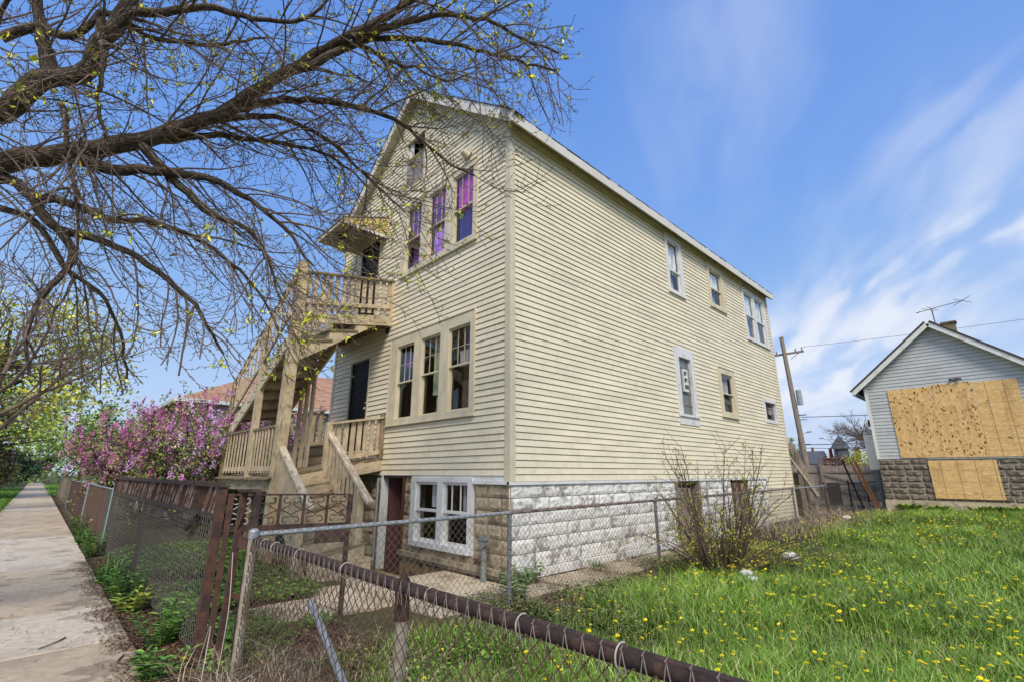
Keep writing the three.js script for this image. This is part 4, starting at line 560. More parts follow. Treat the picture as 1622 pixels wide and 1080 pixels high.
// ------------------------------------------------------------------ the grey house on the right
{
  const h = thing('grey_house', 'small grey sided gabled house with openings boarded up in strand board', 'house', null, [-3.47, 0, -20.74]), D = -9.5, Wd = 4.46, rx = 2.2, ey = 4.5, pk = 6.38, pit = (pk - ey) / rx;
  const w = sub(h, 'gable_wall'); const xl = (y) => y > ey ? rx - (pk - y) / pit + .02 : .12, xr = (y) => y > ey ? rx + (pk - y) / pit - .02 : Wd - .06;
  planks(w, M.sidingGrey, .12, Wd - .06, 2.06, pk - .02, [[.8, 3.84, 2.1, 4.34]], xl, xr, .115, .02);
  part(h, 'side_wall', [bx(.1, .2, .4, ey, D, -.03), bx(Wd - .16, Wd - .06, .4, ey, D, -.03), bx(.2, Wd - .16, .4, ey, D, D + .1)], M.sidingGrey); part(h, 'corner_board', [bx(.08, .17, 2.06, ey, -.06, .025)], M.white); part(h, 'ceiling', bx(.2, Wd - .2, 2.0, 2.05, D, -.1), M.woodDark);
  const r = rng(8), f = sub(h, 'block_base'); part(f, 'mortar', bx(.1, Wd - .06, .3, 2.05, -.3, .0), M.blockMortar);
  for (let i = 0; i < 7; i++) { const y0 = .75 + i * .186; let x = .1 - (i % 2) * .2; while (x < Wd - .1) { const a = Math.max(x, .1), b = Math.min(x + (r() < .2 ? .24 : .42), Wd - .07); if (b - a > .06 && !(a > 1.38 && b < 3.0 && y0 > .8)) { const g = ROCK[Math.floor(r() * 5)].clone(); g.scale(b - a - .022, .186 - .024, .05); g.translate((a + b) / 2, y0 + .093, .018); const q = uvm(g), u = q.attributes.uv, o = r() * 3; for (let k = 0; k < u.count; k++) u.setX(k, u.getX(k) + o); part(f, 'stone_block', q, M.blockGrey); } x = x + (b - x); } }
  part(f, 'plinth', bx(.08, Wd - .05, .2, .74, -.3, .06), M.pad); part(f, 'sill_flashing', bx(1.4, Wd - .05, 2.03, 2.062, -.02, .045), M.galv);
  const osb = (x0, x1, y0, y1, kind, seed, z = .03) => { const g = bx(0, x1 - x0, 0, y1 - y0, 0, .014); g.translate(x0, y0, z); part(h, 'strand_board', g, osbCanvas(kind, x1 - x0, y1 - y0, seed)); };
  osb(.74, 1.84, 2.09, 4.36, 'spots', 11, .03); osb(1.845, 2.88, 2.08, 4.40, 'spots', 12, .034); osb(2.885, 3.88, 2.08, 4.36, 'grid', 13, .03); osb(1.40, 2.98, .83, 1.99, 'grid', 14, .055);
  const roof = sub(h, 'roof'); for (const s of [-1, 1]) { const up = V(s * pit, 1, 0).normalize(), e = V(rx + s * (rx + .22), ey - .22 * pit + .02, 0), p = V(rx, pk + .02, 0); const o = up.clone().multiplyScalar(.09); part(roof, 'roof_deck', beam(p.clone().add(V(0, 0, D / 2)).add(o), e.clone().add(V(0, 0, D / 2)).add(o), -D + .6, .05, up), M.asphaltRoof); part(roof, 'rake_board', beam(p.clone().add(V(0, 0, .26)), e.clone().add(V(0, 0, .26)), .03, .16, up), M.white); part(roof, 'soffit', beam(p.clone().add(V(0, -.03, .12)), e.clone().add(V(0, -.03, .12)), .26, .02, up), M.white); part(roof, 'eave_board', bx(e.x - .012, e.x + .012, e.y - .06, e.y + .1, D, .24), M.white); }
  const c = sub(h, 'chimney'); part(c, 'stack', bx(2.5, 2.84, 5.6, 6.56, -1.2, -.85), M.woodDark); part(c, 'chimney_cap', bx(2.46, 2.88, 6.56, 6.61, -1.24, -.81), M.woodDark);
  const fl = sub(h, 'security_light'); part(fl, 'base_plate', bx(2.46, 2.6, 4.5, 4.56, .01, .05), M.postGrey); for (const s of [-1, 1]) part(fl, 'lamp_head', rod(V(2.53 + s * .06, 4.54, .05), V(2.53 + s * .11, 4.49, .14), .03, .055, 12), M.postGrey);
  part(h, 'side_panel', beam(V(-.02, 1.72, -.35), V(-.04, 2.92, -.35), .42, .1, V(0, 0, 1)), M.white); part(h, 'wall_lantern', [bx(-.02, .1, 3.2, 3.42, -.4, -.2)], M.black);
  part(h, 'rear_wing', [bx(Wd, Wd + 4, .3, 4.5, -6, -2)], M.sidingGrey); part(h, 'wing_roof', bx(3.9, Wd + 4.2, 4.9, 5.0, -6.2, -2.5), M.asphaltRoof);
  const a = thing('roof_antenna', 'thin television aerial on a mast above the grey house roof', 'aerial', null, [-3.47 + 2.36, 6.4, -21.4]);
  part(a, 'mast', rod(V(0, -.2, 0), V(-.01, .72, 0), .016), M.wireDark); part(a, 'boom', rod(V(-.42, .66, 0), V(.84, .80, 0), .012), M.wireDark);
  for (const [x, L, t] of [[-.4, .12, .9], [-.36, .1, .4], [-.1, .34, .8], [.02, .3, 1], [.8, .42, .75], [.78, .46, -.3]]) { const c0 = V(x, .70 + x * .11, 0); part(a, 'element', rod(c0.clone().add(V(-L * .5, L * .5 * t, -.2)), c0.clone().add(V(L * .5, -L * .5 * t, .2)), .008), M.wireDark); }
}

// ------------------------------------------------------------------ behind: board fence, back stair, pole, wires, far street
{
  const f = thing('board_fence', 'weathered grey board fence with rails and a wire gate behind the yards', 'fence', null, [0, 0, -31]), r = rng(15);
  for (let x = -15; x < -1; x += .17) part(f, 'board', bx(x, x + .155, .2, 2.0 + (r() - .5) * .06, -.012 + (r() - .5) * .012, .012), M.fenceWood); for (const y of [.75, 1.62]) part(f, 'rail', bx(-15, -1, y, y + .09, .02, .06), M.woodGrey); for (const x of [-10.5, -7.7, -5.2]) part(f, 'post', bx(x, x + .12, .0, 2.3, .06, .18), M.woodGrey); part(f, 'brace', [beam(V(-7.6, 1.6, .1), V(-5.1, .9, .1), .05, .05), beam(V(-7.6, .9, .1), V(-5.8, .5, .1), .05, .05)], M.galv); part(f, 'dark_post', bx(-7.4, -6.8, 0, 1.1, .5, .6), M.doorDark);
  const g = solo('leaning_stake', [beam(V(-3.5, .3, -20.4), V(-4.1, 2.0, -21.0), .09, .04, V(0, 0, 1)), beam(V(-3.58, .3, -20.35), V(-4.2, 1.95, -20.95), .04, .04)], S({ roughness: .9, map: M.brownDoor.map, color: new THREE.Color('#ffffff') }), 'broken reddish board leaning beside the grey house corner', 'board');
  const g2 = solo('leaning_stake', beam(V(-4.25, .2, -22), V(-4.75, 2.1, -22.2), .06, .05, V(0, 0, 1)), M.rust, 'thin dark rusty stake standing behind the rear wire fence', 'stake');
  const b = thing('back_stair', 'weathered grey timber back stair rails behind the cream house', 'staircase', null, [-5.75, 0, -19.8]); part(b, 'stringer', beam(V(-.1, 2.7, -.2), V(.42, .9, -.5), .05, .2), M.woodGrey); part(b, 'handrail', beam(V(-.1, 2.2, .0), V(.5, .8, -.5), .05, .07), M.fenceWood); part(b, 'post', bx(.04, .15, 0, 2.4, -.3, -.2), M.woodGrey); part(b, 'post', bx(.36, .44, 0, 1.3, -.6, -.5), M.woodGrey); part(b, 'under_panel', bx(-.3, .1, 0, 1.6, -1, -.4), M.woodDark);
  const p = thing('utility_pole', 'tall leaning wooden utility pole with crossarm and grey transformer', 'utility pole', null, [-9.75, 0, -36]);
  part(p, 'pole', rod(V(.12, -.2, 0), V(-.25, 10.75, 0), .2, .13, 12), M.woodGrey); part(p, 'crossarm', bx(-1.35, .95, 9.55, 9.68, -.2, -.1), M.woodGrey); for (const x of [-1.25, -.75, .45, .85]) part(p, 'insulator', rod(V(x, 9.68, -.15), V(x, 9.9, -.15), .05, .035, 8), M.postGrey); part(p, 'pole_cap', bx(-.35, -.13, 10.72, 10.8, -.12, .12), M.woodGrey); const tr = rod(V(.28, 6.0, .05), V(.28, 7.0, .05), .17, .17, 14); part(p, 'transformer', tr, M.galv); part(p, 'bracket', [bx(-.1, .5, 5.3, 5.36, -.05, .05), bx(-.1, .5, 5.0, 5.04, -.05, .05), bx(-.3, .5, 3.4, 3.45, -.05, .05), beam(V(.1, 9.2, -.15), V(.7, 9.6, -.15), .03, .03)], M.wireDark);
  const wire = (label, a, bb, sagd, rad) => { const mb = new MB(), P = []; for (let i = 0; i <= 24; i++) { const t = i / 24; P.push(V(lerp(a[0], bb[0], t), lerp(a[1], bb[1], t) - sagd * 4 * t * (1 - t), lerp(a[2], bb[2], t))); } mb.tube(P, P.map(() => rad), 4); solo('overhead_wire', mb.geo(), M.wireDark, label, 'wire'); };
  wire('topmost overhead wire from the pole crossarm to the right', [-8.9, 9.9, -36.1], [30, 10.6, -38], .7, .011); wire('overhead wire at transformer height running right behind the grey house', [-9.6, 5.2, -36], [26, 7.6, -37], 1.1, .022); wire('upper one of the two low overhead cables right of the pole', [-9.8, 3.4, -36], [24, 4.8, -37], .5, .026); wire('lower thin overhead cable right of the pole', [-9.8, 3.2, -36], [24, 4.2, -37], .7, .018); wire('overhead wire leaving the pole leftwards behind the cream house', [-10.9, 9.9, -36.1], [-60, 10, -36], .9, .011);
  // far buildings
  const wins = (par, x0, x1, n, y, w, hh, z) => { for (let i = 0; i < n; i++) { const x = lerp(x0, x1, (i + .5) / n); const m = part(par, 'window', [bx(x - w / 2 - .1, x + w / 2 + .1, y - .1, y, z, z + .12), bx(x - w / 2 - .1, x + w / 2 + .1, y + hh, y + hh + .1, z, z + .12)], M.paleWall); part(m, 'pane', bx(x - w / 2, x + w / 2, y, y + hh, z + .01, z + .05), M.windowDark); } };
  const gab = (par, x0, x1, y0, ey2, pk2, z0, z1, wm, rm, axis) => { part(par, 'wall', bx(x0, x1, y0, ey2, z0, z1), wm); const s = new THREE.Shape(axis === 'x' ? [new THREE.Vector2(z0 - .3, ey2), new THREE.Vector2(z1 + .3, ey2), new THREE.Vector2((z0 + z1) / 2, pk2)] : [new THREE.Vector2(x0 - .3, ey2), new THREE.Vector2(x1 + .3, ey2), new THREE.Vector2((x0 + x1) / 2, pk2)]); const g = new THREE.ExtrudeGeometry(s, { depth: axis === 'x' ? x1 - x0 + .6 : z1 - z0 + .6, bevelEnabled: false }); if (axis === 'x') { g.rotateY(-Math.PI / 2); g.scale(1, 1, 1); g.translate(x1 + .3, 0, 0); } else g.translate(0, 0, z0 - .3); const rf = part(par, 'roof', uvm(g), rm); return rf; };
  const t = thing('turret_house', 'far red brick house with a dark pointed turret roof', 'house', null, [-33, 0, -150]); part(t, 'wall', bx(-3.2, 3.2, 0, 5.2, -8, 0), M.brick); part(t, 'cornice', bx(-3.4, 3.4, 5.2, 5.5, -8, .2), M.brick); wins(t, -3, 3, 5, 1.4, .6, 2.6, 0); const ct = new THREE.CylinderGeometry(1.7, 1.7, 2.6, 8); ct.translate(.8, 6.7, -1.5); part(t, 'turret', uvm(ct), M.slate); const cn = new THREE.ConeGeometry(2.4, 3.6, 8); cn.translate(.8, 9.7, -1.5); const cr = part(t, 'turret_roof', uvm(cn), M.slate); part(cr, 'finial', rod(V(.8, 11.4, -1.5), V(.8, 13, -1.5), .1, .03), M.slate); part(t, 'chimney', bx(-2.2, -1.5, 5.5, 8, -3, -2.3), M.brick); part(t, 'chimney', bx(3.2, 4.4, 4.5, 8.2, -5, -4), M.brick);
  const q = thing('gabled_house', 'far pale house with a slate grey roof left of the turret', 'house', null, [-40.5, 0, -148]); const qr = gab(q, -2.8, 4.2, 0, 4.0, 7.4, -7, 0, M.greyWall, M.slate, 'x'); part(q, 'gable_wall', bx(-3.6, -2.8, 0, 6.5, -6.5, -.5), M.paleWall); part(qr, 'chimney', bx(1.5, 2.0, 7, 8.4, -3.8, -3.3), M.brick); wins(q, -2, 3, 2, 1.2, .9, 1.6, 0);
  const sh = thing('shop_building', 'far low white shop building with a red sign panel', 'shop', null, [-38, 0, -125]); part(sh, 'wall', bx(-5.5, 3.4, 0, 3.5, -6, 0), M.white); part(sh, 'sign_panel', bx(.6, 3.0, 1.7, 2.5, .02, .12), M.red); part(sh, 'sign_strip', bx(-.6, 1.2, 2.8, 3.1, .02, .1), M.teal); part(sh, 'roof', bx(-5.6, 3.5, 3.5, 3.7, -6.1, .1), M.slate); wins(sh, -5, 0, 3, .6, 1, 1.4, 0);
  const lamp = (label, x, z, dir, hh) => { const o = thing('street_lamp', label, 'street lamp', 'far street lamps', [x, 0, z]); part(o, 'column', rod(V(0, 0, 0), V(0, hh, 0), .14, .08), M.wireDark); const mb = new MB(), P = [V(0, hh - .1, 0), V(dir * .9, hh + .7, 0), V(dir * 2.2, hh + 1.0, 0)]; mb.tube(P, [.06, .05, .05], 5); part(o, 'arm', mb.geo(), M.wireDark); part(o, 'lantern', bx(dir * 2.1 - .4, dir * 2.1 + .4, hh + .92, hh + 1.1, -.15, .15), M.postGrey); };
  lamp('street lamp beside the utility pole, arm reaching right', -29, -105, 1, 8.2); lamp('street lamp left of the turret, arm reaching left', -28.5, -128, -1, 8.3);
  // neighbour to the left with a brown hip roof
  const n = thing('neighbour_house', 'neighbouring house with brown shingle hip roof behind the lilacs', 'house', null, [-22, 0, -9.2]);
  part(n, 'wall', bx(-8, .2, 0, 4.3, -9, 5.6), M.paleWall); const eY = 4.3, pY = 6.7, X0 = -8.4, X1 = .6, Z0 = -9.4, Z1 = 6.0, mb = new MB(), cA = V(-3.9, pY, 1.5), cB = V(-3.9, pY, -5); const c4 = [V(X1, eY, Z1), V(X1, eY, Z0), V(X0, eY, Z0), V(X0, eY, Z1)];
  const face = (a, b2, c2, d2, nn) => mb.quad(a, b2, c2, d2, nn, [a.z + a.x, 0], [b2.z + b2.x, 0], [c2.z + c2.x, 5], [d2.z + d2.x, 5]); face(c4[0], c4[1], cB, cA, V(.5, .87, 0)); face(c4[2], c4[3], cA, cB, V(-.5, .87, 0)); face(c4[3], c4[0], cA, cA, V(0, .87, .5)); face(c4[1], c4[2], cB, cB, V(0, .87, -.5)); face(c4[3], c4[2], c4[1], c4[0], V(0, -1, 0)); part(n, 'roof', mb.geo(), M.shingleBrown); part(n, 'gutter', [bx(X1 - .02, X1 + .08, eY - .1, eY + .04, Z0, Z1), bx(X0, X1, eY - .1, eY + .04, Z1, Z1 + .08)], M.white);
  for (const z of [-3, -.5, 2, 4]) { const m = part(n, 'window', frameBoxes(0, 1.1, 1.4, 3.0, .1, 0, .08), M.white); m.rotation.y = Math.PI / 2; m.position.set(.2, 0, z); part(m, 'pane', bx(.1, 1.0, 1.5, 2.9, .01, .04), M.windowDark); }
  const n2 = thing('white_bungalow', 'white bungalow with a porch far down the pavement on the right', 'house', null, [-52, 0, -8]); gab(n2, -6, 4, 0, 3, 5.4, -5, 5, M.white, M.slate, 'x'); part(n2, 'porch_post', bx(3.9, 4.1, 0, 2.8, 4.2, 4.4), M.white); for (const z of [-2.5, 0, 2.5]) { const m = part(n2, 'window', frameBoxes(0, 1.1, 1, 2.3, .1, 0, .08), M.white); m.rotation.y = Math.PI / 2; m.position.set(4.0, 0, z); part(m, 'pane', bx(.1, 1, 1.1, 2.2, .01, .04), M.windowDark); }
}

// ------------------------------------------------------------------ plants
const CYAW = Math.cos(YAW), SYAW = Math.sin(YAW), CP = Math.cos(PITCH), SP = Math.sin(PITCH), FOC = 752;
function at(px, py, h) {                                             // a point seen at photo pixel (px, py), h metres away along the ground
  const x = (px - 811) / FOC, y = -(py - 540) / FOC, cy = CP * y + SP, cz = SP * y - CP, wx = x * CYAW + cz * SYAW, wz = -x * SYAW + cz * CYAW, q = h / Math.hypot(wx, wz); return V(wx * q, EYE + cy * q, wz * q);
}
const outOfHouse = (p) => !(p.z < -5.05 && p.y < 12 && p.z > -20) && !(p.x < -9.6 && p.z < -3.0) && p.y > 2.3 + .5 * vnoise(p.x * 4, p.z * 4) && Math.hypot(p.x, p.z) > 2.6 && Math.atan2(-p.x, -p.z) > .56 + .2 * vnoise(p.y * 3 + 40, p.z * 3 + 40) - Math.max(0, p.y - 6) * .02;
function wander(p, dir, L, r0, r1, rr, o = {}) {                      // one branch: droops, then turns up at the tip
  const n = Math.max(3, Math.round(L / (o.step ?? .11))), pts = [p.clone()], rad = [r0], d = dir.clone(), st = L / n; let q = p.clone();
  for (let i = 1; i <= n; i++) { const t = i / n; d.add(V((rr() - .5) * (o.jit ?? .22), (rr() - .5) * (o.jit ?? .22) + (t < .6 ? -(o.droop ?? .05) : (o.lift ?? .10)), (rr() - .5) * (o.jit ?? .22))).normalize(); q = q.clone().addScaledVector(d, st); if (o.ok && !o.ok(q)) break; pts.push(q); rad.push(lerp(r0, r1, t)); }
  return { pts, rad, d };
}
function side(d, rr, spread) { let s = V(0, 0, 0).crossVectors(d, randDir(rr)); if (s.lengthSq() < .01) s = V(1, 0, 0); s.normalize(); return d.clone().multiplyScalar(Math.cos(spread)).addScaledVector(s, Math.sin(spread)).normalize(); }
{ // the old street tree whose boughs hang across the view
  const tr = thing('street_tree', 'old street tree with bare dark drooping boughs and sparse yellow leaf tufts', 'tree'), rr = rng(1234);
  const trunk = new MB(), T = [V(-7.6, -.3, 2.5), V(-7.58, .3, 2.5), V(-7.55, 1.6, 2.48), V(-7.5, 2.8, 2.42), V(-7.4, 3.6, 2.35), V(-7.3, 4.6, 2.2), V(-7.5, 6.5, 2.4), V(-7.2, 8.5, 2.8), V(-7.6, 10.5, 3)]; trunk.tube(T, [.55, .44, .38, .36, .36, .26, .2, .14, .06], 14); part(tr, 'trunk', trunk.geo(), M.bark);
  const fork = V(-7.38, 3.5, 2.3), hi = V(-7.3, 4.3, 2.2);
  const B = (r0, r1, from, ...p) => ({ r0, r1, pts: [...(from ? [from] : []), ...p.map((a) => at(...a))] });
  const limbs = [
    B(.14, .06, hi, [0, 176, 6.3], [67, 124, 6.0], [135, 117, 5.8], [161, 67, 5.6], [197, 16, 5.4], [225, -40, 5.3], [260, -120, 5.2]),
    B(.08, .03, null, [83, 120, 6], [66, 60, 6], [57, 0, 6], [40, -60, 6]),
    B(.15, .028, fork, [0, 258, 6.4], [119, 241, 6.1], [218, 223, 5.9], [306, 197, 5.7], [373, 166, 5.5], [446, 119, 5.2], [514, 77, 5.0], [558, 55, 4.8], [640, 10, 4.6], [700, -40, 4.4]),
    B(.055, .012, null, [446, 119, 5.2], [500, 100, 5.0], [570, 66, 4.9], [629, 59, 4.8], [724, 71, 4.6], [825, 98, 4.45], [880, 112, 4.4]),
    B(.05, .012, null, [558, 60, 4.8], [653, 32, 4.7], [706, 24, 4.6], [766, 30, 4.5], [825, 59, 4.4], [885, 84, 4.35]),
    B(.06, .012, null, [270, 208, 5.8], [360, 178, 5.7], [440, 160, 5.5], [499, 160, 5.4], [567, 170, 5.3], [629, 192, 5.2], [706, 255, 5.1], [751, 278, 5.0]),
    B(.045, .010, null, [300, 200, 5.7], [380, 186, 5.7], [440, 186, 5.6], [499, 210, 5.6], [538, 237, 5.5], [582, 281, 5.5], [640, 335, 5.4]),
    B(.045, .010, null, [233, 225, 5.9], [330, 215, 5.8], [440, 226, 5.7], [493, 237, 5.7], [538, 257, 5.6], [588, 300, 5.5]),
    B(.03, .008, null, [540, 68, 4.9], [567, 70, 4.9], [618, 98, 4.8], [665, 109, 4.7], [706, 130, 4.6], [740, 118, 4.5]),
    B(.10, .012, fork, [0, 283, 6.5], [47, 311, 6.3], [93, 363, 6.2], [171, 384, 6.1], [249, 430, 5.9], [306, 482, 5.8], [353, 560, 5.8]),
    B(.07, .012, null, [119, 241, 6.1], [156, 265, 6], [233, 270, 5.8], [311, 280, 5.7], [363, 296, 5.6], [446, 358, 5.5], [495, 420, 5.5]),
    B(.06, .010, null, [218, 223, 5.9], [270, 280, 5.8], [332, 337, 5.7], [384, 358, 5.6], [415, 394, 5.6], [441, 470, 5.6]),
    B(.05, .010, null, [47, 311, 6.3], [105, 322, 6.1], [170, 345, 6.0], [240, 352, 5.9], [330, 390, 5.8], [400, 450, 5.8], [430, 500, 5.8]),
    B(.045, .012, null, [93, 363, 6.2], [114, 410, 6.1], [62, 472, 6.0], [44, 520, 6.0], [42, 560, 6.0], [46, 595, 6.0]),
    B(.035, .012, null, [160, 30, 5.5], [156, 60, 5.5], [163, 92, 5.4], [154, 160, 5.4], [171, 244, 5.4]),
    B(.03, .010, null, [95, 165, 5.9], [104, 185, 5.8], [109, 244, 5.8], [124, 345, 5.8], [118, 420, 5.8]),
    B(.06, .010, fork, [0, 330, 6.7], [60, 360, 6.5], [100, 420, 6.3], [160, 470, 6.2], [190, 530, 6.2], [200, 600, 6.2]),
    B(.05, .012, null, [197, 16, 5.4], [260, 20, 5.2], [330, 10, 5.0], [400, 30, 4.9], [480, 30, 4.8], [540, -20, 4.6]),
    B(.05, .012, null, [0, 60, 6.2], [60, 40, 6.0], [110, 60, 5.8], [170, 20, 5.6], [240, 60, 5.4], [330, 70, 5.2], [420, 60, 5.1]),
    B(.05, .012, hi, [-60, 130, 7], [0, 20, 6.5], [60, -40, 6.2], [150, -60, 6]),
  ];
  const twigs = new MB(), tw2 = new MB(), leaves = new MB(true), yel = ['#e2de3c', '#d2d83a', '#ece44e', '#bcc83c'];
  const tuft = (p, d, s = 1) => { const n = 3 + Math.floor(rr() * 5); for (let k = 0; k < n; k++) { const q = d.clone().multiplyScalar(.5).add(randDir(rr)).normalize(); leaves.leaf(p.clone().addScaledVector(randDir(rr), .012 * s), q, randDir(rr), (.025 + rr() * .03) * s, (.012 + rr() * .012) * s, vary(yel[Math.floor(rr() * 4)], rr, .25)); } };
  const buds = (p, d) => { for (let k = 0; k < 2; k++) { const q = p.clone().addScaledVector(d, -k * .05); twigs.tube([q, q.clone().addScaledVector(side(d, rr, .9), .022)], [.005, .0035], 3); } };
  const leafy = (p) => { const u = fbm(p.x * .9 + 30, p.y * .9 + p.z * .7 + 30, 256, 3); return p.y > 5.8 ? u > .30 : u > .56; };
  for (const lb of limbs) {
    const cv = new THREE.CatmullRomCurve3(lb.pts, false, 'centripetal'), len = cv.getLength(), n = Math.max(6, Math.round(len / .12)), P = cv.getSpacedPoints(n), mb = new MB();
    for (let i = 1; i < n; i++) P[i].add(V((rr() - .5), (rr() - .5), (rr() - .5)).multiplyScalar(.03));
    mb.tube(P, P.map((_, i) => lerp(lb.r0, lb.r1, Math.pow(i / n, .8)) * (1 + (rr() - .5) * .1)), lb.r0 > .06 ? 10 : 7); part(tr, 'limb', mb.geo(), M.bark);
    for (let i = 2; i <= n; i++) {
      if (rr() > .88) continue; const tEnd = i === n, p0 = P[i], ld = P[i].clone().sub(P[i - 1]).normalize(); if (p0.x < -6.6 && rr() < .8) continue; if (p0.y < 4.2 && p0.x < -5.8 && rr() < .5) continue;
      const low = p0.y < 4.9, L = (tEnd ? .8 : .55 + rr() * 1.15) * (lb.r0 > .1 ? 1.05 : .85) * (low ? 1.2 : 1), r1 = Math.min(.0125, lerp(lb.r0, lb.r1, i / n) * .55) * (.7 + .5 * rr()), dir = tEnd ? ld : side(ld, rr, .55 + rr() * .6).add(V(.12, -.12, -.06)).normalize();
      const b = wander(p0, dir, L, r1, .0045, rr, { droop: low ? .085 : .055, lift: .10, jit: .24, ok: outOfHouse }); if (b.pts.length < 3) continue;
      const bm = new MB(); bm.tube(b.pts, b.rad, 5); part(tr, 'branch', bm.geo(), M.twig);
      for (let k = 1; k < b.pts.length; k++) {
        if (rr() > .58) continue; const bd = b.pts[k].clone().sub(b.pts[k - 1]).normalize(), c = wander(b.pts[k], side(bd, rr, .4 + rr() * .6), .22 + rr() * .48, .0042, .0024, rr, { step: .07, droop: .05, lift: .13, jit: .3, ok: outOfHouse }); if (c.pts.length < 3) continue;
        twigs.tube(c.pts, c.rad, 3); buds(c.pts[c.pts.length - 1], c.d); if (leafy(c.pts[c.pts.length - 1]) && rr() < .62) tuft(c.pts[c.pts.length - 1], c.d, 1.0 + rr() * .7);
        for (let m = 1; m < c.pts.length - 1; m++) { if (rr() > .5) continue; const cd = c.pts[m].clone().sub(c.pts[m - 1]).normalize(), e = wander(c.pts[m], side(cd, rr, .5 + rr() * .5), .08 + rr() * .2, .0031, .0021, rr, { step: .05, droop: .03, lift: .16, jit: .3, ok: outOfHouse }); if (e.pts.length < 2) continue; tw2.tube(e.pts, e.rad, 3); buds(e.pts[e.pts.length - 1], e.d); if (leafy(e.pts[e.pts.length - 1]) && rr() < .26) tuft(e.pts[e.pts.length - 1], e.d, .95); }
      }
    }
  }
  part(tr, 'twigs', mergeGeometries([twigs.geo(), tw2.geo()]), M.twig, STUFF); part(tr, 'leaf_tufts', leaves.geo(), M.leaf, STUFF);
  console.log('tree tris', twigs.count + tw2.count, 'leaves', leaves.count);
}
function bareTree(name, label, cat, pos, h, spread, seed, mat, thick = 1, depth = 3) {
  const t = thing(name, label, cat, null, pos), rr = rng(seed), tk = new MB(), br = new MB(); const P = []; for (let i = 0; i <= 6; i++) P.push(V((rr() - .5) * .1 * i * h * .05, h * .45 * i / 6, (rr() - .5) * .1 * i * h * .05)); tk.tube(P, P.map((_, i) => h * .028 * thick * (1 - i / 9)), 9); part(t, 'trunk', tk.geo(), M.bark);
  const rec = (p, d, L, r, lv) => { const b = wander(p, d, L, r, r * .45, rr, { step: L / 5, droop: .01, lift: .03, jit: .35 }); br.tube(b.pts, b.rad, lv > 1 ? 5 : 3); if (lv <= 0) return; for (let i = 1; i < b.pts.length; i++) { const bd = b.pts[i].clone().sub(b.pts[i - 1]).normalize(); for (let k = 0; k < 2; k++) if (rr() < .8) rec(b.pts[i], side(bd, rr, .35 + rr() * .7).add(V(0, .1, 0)).normalize(), L * (.45 + rr() * .2), r * .5, lv - 1); } };
  for (let i = 0; i < 7; i++) { const a = i / 7 * 6.283 + rr(); rec(P[3 + (i % 4)], V(Math.cos(a) * spread, .75, Math.sin(a) * spread).normalize(), h * .36, h * .013 * thick, depth); }
  part(t, 'branches', br.geo(), mat ?? M.twig, STUFF); return t;
}
function leafyTree(name, label, pos, h, cr, cy, cols, n, seed, ls = .22, flat2 = .8, skel = true) {
  const t = thing(name, label, 'tree', null, pos), rr = rng(seed), tk = new MB(), P = []; for (let i = 0; i <= 7; i++) P.push(V((rr() - .5) * .25, h * .8 * i / 7 - .2, (rr() - .5) * .25)); tk.tube(P, P.map((_, i) => h * .022 * (1 - i / 9)), 9); part(t, 'trunk', tk.geo(), M.bark);
  const lb = new MB(), lf = new MB(true), clumps = []; for (let i = 0; i < 46; i++) { const d = randDir(rr), k = Math.pow(rr(), .45); clumps.push([V(d.x * cr * k, cy + d.y * cr * flat2 * k, d.z * cr * k), cr * (.16 + rr() * .2), .75 + rr() * .5]); }
  for (const [c] of clumps) { const b = wander(P[2 + Math.floor(rr() * 4)], c.clone().sub(P[4]).normalize(), c.distanceTo(P[4]), h * .008, .01, rr, { step: .6, droop: 0, lift: 0, jit: .25 }); lb.tube(b.pts, b.rad, 4); } part(t, 'limbs', lb.geo(), M.twigDark, STUFF);
  for (let i = 0; i < n; i++) { const [c, R, b] = clumps[Math.floor(rr() * clumps.length)], p = c.clone().addScaledVector(randDir(rr), R * Math.pow(rr(), .4)), col = vary(cols[Math.floor(rr() * cols.length)], rr, .3).map((q) => q * b); lf.leaf(p, randDir(rr), randDir(rr), ls * (.6 + rr() * .8), ls * (.4 + rr() * .4), col); } part(t, 'crown', lf.geo(), M.leaf, STUFF); return t;
}
// trees down the street and behind
bareTree('parkway_tree', 'half bare old parkway tree beyond the sidewalk on the far left', 'tree', [-31, 0, 2.0], 13, .7, 61, M.twig, .55, 2);
leafyTree('leafy_tree', 'yellow green spring tree over the far pavement at left', [-46, 0, 3.2], 15, 6.6, 8.8, ['#ccca58', '#d8d262', '#b8bc52', '#a4ae4a'], 9000, 62, .30);
leafyTree('leafy_tree', 'lower fresh green tree farther down the left verge', [-66, 0, 3.2], 11, 6, 6.2, ['#a4bc50', '#b4c65c', '#94ac4c'], 5200, 63, .34);
leafyTree('leafy_tree', 'dense green tree closing the far end of the pavement', [-110, 0, -5], 13, 8, 6, ['#7a9a42', '#6c8a3e', '#8aa648'], 6000, 64, .5);
leafyTree('leafy_tree', 'dull green tree beyond the bungalow roof', [-90, 0, -14], 11, 7, 5.5, ['#7c9a4c', '#8ca852', '#6c8a42'], 5000, 65, .45);
leafyTree('weeping_shrub', 'dark brown drooping evergreen beside the left lawn', [-47, 0, 3.6], 5, 2.7, 2.6, ['#4a4026', '#5a4a2c', '#3c3a22', '#54502c'], 6000, 66, .2);
leafyTree('conifer', 'dark green conifer at the end of the pavement', [-95, 0, 1.8], 7, 3, 3.2, ['#2f4a30', '#284226', '#3a5634'], 4000, 67, .3);
leafyTree('round_shrub', 'rounded pale green shrub near the far pavement end', [-78, 0, 2.6], 3, 1.7, 1.3, ['#7c8a4c', '#6c7c40'], 2500, 68, .16);
